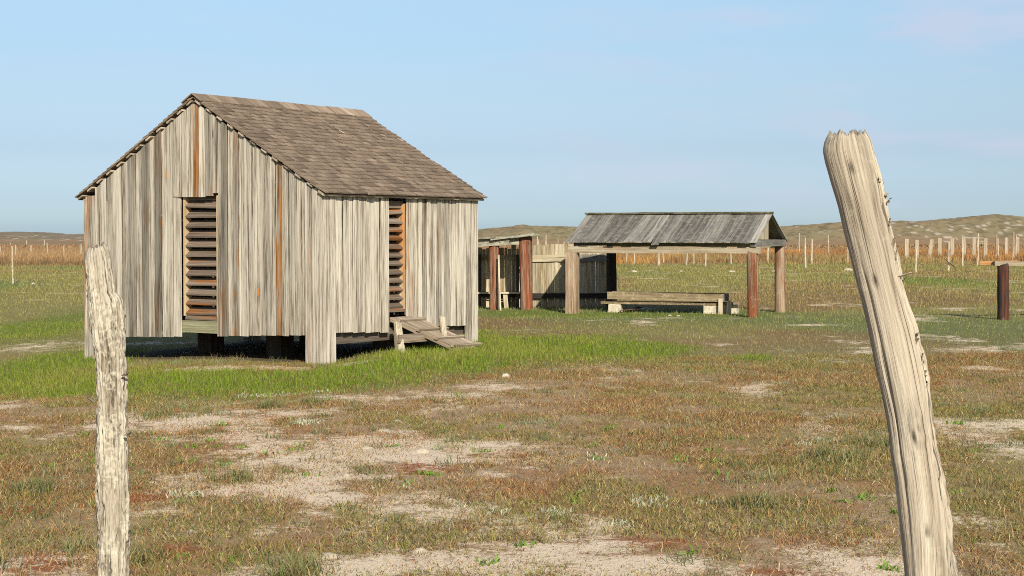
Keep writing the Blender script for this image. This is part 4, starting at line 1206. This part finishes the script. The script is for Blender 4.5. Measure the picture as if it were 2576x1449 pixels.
def small_bits():
    # dark branch across the white post
    Y = at(P7(1190), Q7(800))[1] - .12
    mb = MB(); a = atY(P7(1142), Q7(652), Y); m = atY(P7(1205), Q7(705), Y); b = atY(P7(1275), Q7(757), Y)
    mb.rings(stick_rings(a, m, .02, .035, 8, 5, .2, .02), .9); mb.rings(stick_rings(m, b, .035, .016, 8, 5, .2, .02), .9)
    o = mb.build('dead_branch', M_BLACK, loc=tuple(m)); tag(o, 'dark crooked dead branch crossing the foot of a white fence post', 'branch')
    # stumps
    for x, y, w, h, lab in ((1594, 670, 30, 70, 'dark charred stump beside the eighth plank post'), (1670, 668, 40, 22, 'low dark stump right of the eighth plank post')):
        B = at(P7(x), Q7(y)); rr = w * .2083 / F * B[1] / 2; hh = h * .2083 / F * B[1]; g = gz1(B[0], B[1])
        mb = MB(); mb.rings(stick_rings((B[0], B[1], g - .1), (B[0] + .05, B[1], g + hh), rr, rr * .6, 10, 6, .3), 1., smooth=True)
        tag(mb.build('tree_stump', M_CHAR, loc=(B[0], B[1], g)), lab, 'stump')


small_bits()


def lump(name, px, py, w, h, mat, label, cat, group, soft=False):
    B = at(px, py); r = w / F * B[1] / 2; hz = h / F * B[1]; g = gz1(B[0], B[1]); sd = random.random() * 50
    mb = MB(); R = []; n = 20
    for i in range(8):
        t = i / 7; z = g - hz * .3 + hz * 1.3 * math.sin(t * math.pi / 2); k = (math.cos(t * math.pi / 2) ** .7 if not soft else (1.25 - 1.2 * t ** .8)) if i < 7 else .04
        kk = soft
        R.append([np.array([B[0] + math.cos(a) * r * k * (.75 + .5 * float(vnoise(a * 1.2 + sd, t * 2))) , B[1] + math.sin(a) * r * .8 * k * (.75 + .5 * float(vnoise(a * 1.2 + sd, t * 2))), z + (float(vnoise(a * 2 + sd, t * 3)) - .5) * hz * .3]) for a in np.linspace(0, 2 * math.pi, n, endpoint=False)])
    mb.rings(R, 1., smooth=True)
    tag(mb.build(name, mat, loc=(B[0], B[1], g)), label, cat, group)


G = 'pale stones in the pasture'
for px, py, w, h, lab in [(1595, 684, 17, 4, 'flat pale stone right of the pen, leftmost seen under the shelter'), (1714, 683, 10, 3, 'small pale stone in the pasture, middle one seen under the shelter'), (1840, 684, 20, 4, 'pale stone left of the right front shelter post'),
                          (1948, 683, 13, 5, 'pale stone between the two right shelter posts'), (2134, 680, 26, 6, 'largest flat pale stone just left of the leaning post'), (83, 715, 12, 4, 'pale stone in the grass beside the tallest left fence post'),
                          (1685, 796, 9, 3, 'left one of two small pale stones in front of the trough'), (1706, 797, 11, 3, 'right one of two small pale stones in front of the trough'), (1272, 948, 22, 10, 'whitish stone at the lower edge of the green grass'),
                          (384, 1216, 20, 4, 'small white flat stone right of the notched left post')]:
    lump('pale_stone', px, py, w, h, M_STONE, lab, 'stone', G)
G = 'small sand mounds in the foreground'
for px, py, w, h, lab in [(1062, 1134, 58, 14, 'largest pale sand mound left of the picture centre'), (924, 1126, 40, 9, 'low sand mound left of the largest mound'), (966, 1082, 48, 7, 'flat sand mound at the lower edge of the bright sand patch'),
                          (870, 1197, 30, 8, 'small sand mound among brown grass below the bright sand patch'), (830, 1402, 80, 14, 'broad yellowish sand mound at the bottom edge'), (1058, 1392, 46, 15, 'rounded sand mound right of the broad bottom one'),
                          (1000, 1058, 30, 6, 'tiny sand mound above the flat mound')]:
    lump('sand_mound', px, py, w, h * .75, M_MOUND, lab, 'sand mound', G, True)

dry_grass(); silver_cover(); green_grass(); mid_grass(); tall_grass()

# ------------------------------------------------------------------ light, sky, camera
SUN_EL = math.radians(28.); SUN_AZ = math.atan2(.225, -.98)   # azimuth measured from +Y towards +X
to_sun = Vector((math.sin(SUN_AZ) * math.cos(SUN_EL), math.cos(SUN_AZ) * math.cos(SUN_EL), math.sin(SUN_EL)))
sun = bpy.data.lights.new('sun', 'SUN'); sun.energy = 4.6; sun.angle = math.radians(.5); sun.color = (1., .91, .76)
so = bpy.data.objects.new('sun', sun); COL.objects.link(so); so.rotation_euler = to_sun.to_track_quat('Z', 'Y').to_euler()
W = bpy.data.worlds.new('World'); SC.world = W; W.use_nodes = True
nt = W.node_tree; nt.nodes.clear()
nd = lambda t: nt.nodes.new(t)
sky = nd('ShaderNodeTexSky'); sky.sky_type = 'NISHITA'; sky.sun_disc = False; sky.sun_elevation = SUN_EL; sky.sun_rotation = SUN_AZ
sky.altitude = 0; sky.air_density = 1.; sky.dust_density = 1.; sky.ozone_density = 1.5
tc = nd('ShaderNodeTexCoord'); sp = nd('ShaderNodeSeparateXYZ'); nt.links.new(tc.outputs['Generated'], sp.inputs[0])
rmp = nd('ShaderNodeValToRGB'); nt.links.new(sp.outputs[2], rmp.inputs[0])
SKYT = [(0., (.50, .65, .93)), (.012, (.47, .61, .875)), (.022, (.41, .525, .793)), (.0515, (.373, .43, .60)), (.081, (.42, .452, .546)), (.11, (.45, .485, .55)), (.138, (.50, .528, .567)), (.4, (.5, .5, .52))]
rmp.color_ramp.elements[0].position = 0; rmp.color_ramp.elements[0].color = c4(SKYT[0][1])
rmp.color_ramp.elements[1].position = SKYT[-1][0]; rmp.color_ramp.elements[1].color = c4(SKYT[-1][1])
for q, cc in SKYT[1:-1]:
    e = rmp.color_ramp.elements.new(q); e.color = c4(cc)
mx = nd('ShaderNodeMix'); mx.data_type = 'RGBA'; mx.blend_type = 'MULTIPLY'; mx.inputs[0].default_value = 1.
nt.links.new(sky.outputs[0], mx.inputs[6]); nt.links.new(rmp.outputs[0], mx.inputs[7])
# thin high cloud veils
mp = nd('ShaderNodeMapping'); mp.inputs['Scale'].default_value = (9., 9., 42.); nt.links.new(tc.outputs['Generated'], mp.inputs[0])
cn = nd('ShaderNodeTexNoise'); cn.inputs['Scale'].default_value = 1.; cn.inputs['Detail'].default_value = 5.; nt.links.new(mp.outputs[0], cn.inputs['Vector'])
mr = nd('ShaderNodeMapRange'); mr.interpolation_type = 'SMOOTHSTEP'; mr.inputs[1].default_value = .46; mr.inputs[2].default_value = .74; mr.inputs[3].default_value = 0; mr.inputs[4].default_value = .55
nt.links.new(cn.outputs[0], mr.inputs[0])
mrx = nd('ShaderNodeMapRange'); mrx.interpolation_type = 'SMOOTHSTEP'; mrx.inputs[1].default_value = -.08; mrx.inputs[2].default_value = .22; mrx.inputs[3].default_value = .25; mrx.inputs[4].default_value = 1.25
nt.links.new(sp.outputs[0], mrx.inputs[0]); mm = nd('ShaderNodeMath'); mm.operation = 'MULTIPLY'; nt.links.new(mr.outputs[0], mm.inputs[0]); nt.links.new(mrx.outputs[0], mm.inputs[1])
mx2 = nd('ShaderNodeMix'); mx2.data_type = 'RGBA'; nt.links.new(mm.outputs[0], mx2.inputs[0]); nt.links.new(mx.outputs[2], mx2.inputs[6]); mx2.inputs[7].default_value = (2.75, 3.0, 3.7, 1.)
bg = nd('ShaderNodeBackground'); bg.inputs[1].default_value = .13; nt.links.new(mx2.outputs[2], bg.inputs[0])
wo = nd('ShaderNodeOutputWorld'); nt.links.new(bg.outputs[0], wo.inputs[0])

cam = bpy.data.cameras.new('camera'); cam.sensor_width = 36.; cam.lens = 36. * F / 2576.; cam.clip_end = 6000.; cam.clip_start = .1
co = bpy.data.objects.new('camera', cam); COL.objects.link(co); co.location = (0, 0, EYE); co.rotation_euler = (math.pi / 2 - PITCH, 0, 0)
SC.camera = co
SC.view_settings.view_transform = 'Standard'; SC.view_settings.look = 'None'; SC.view_settings.exposure = .75; SC.view_settings.gamma = 1.
SC.cycles.max_bounces = 6; SC.cycles.use_denoising = False; SC.cycles.filter_width = 1.0
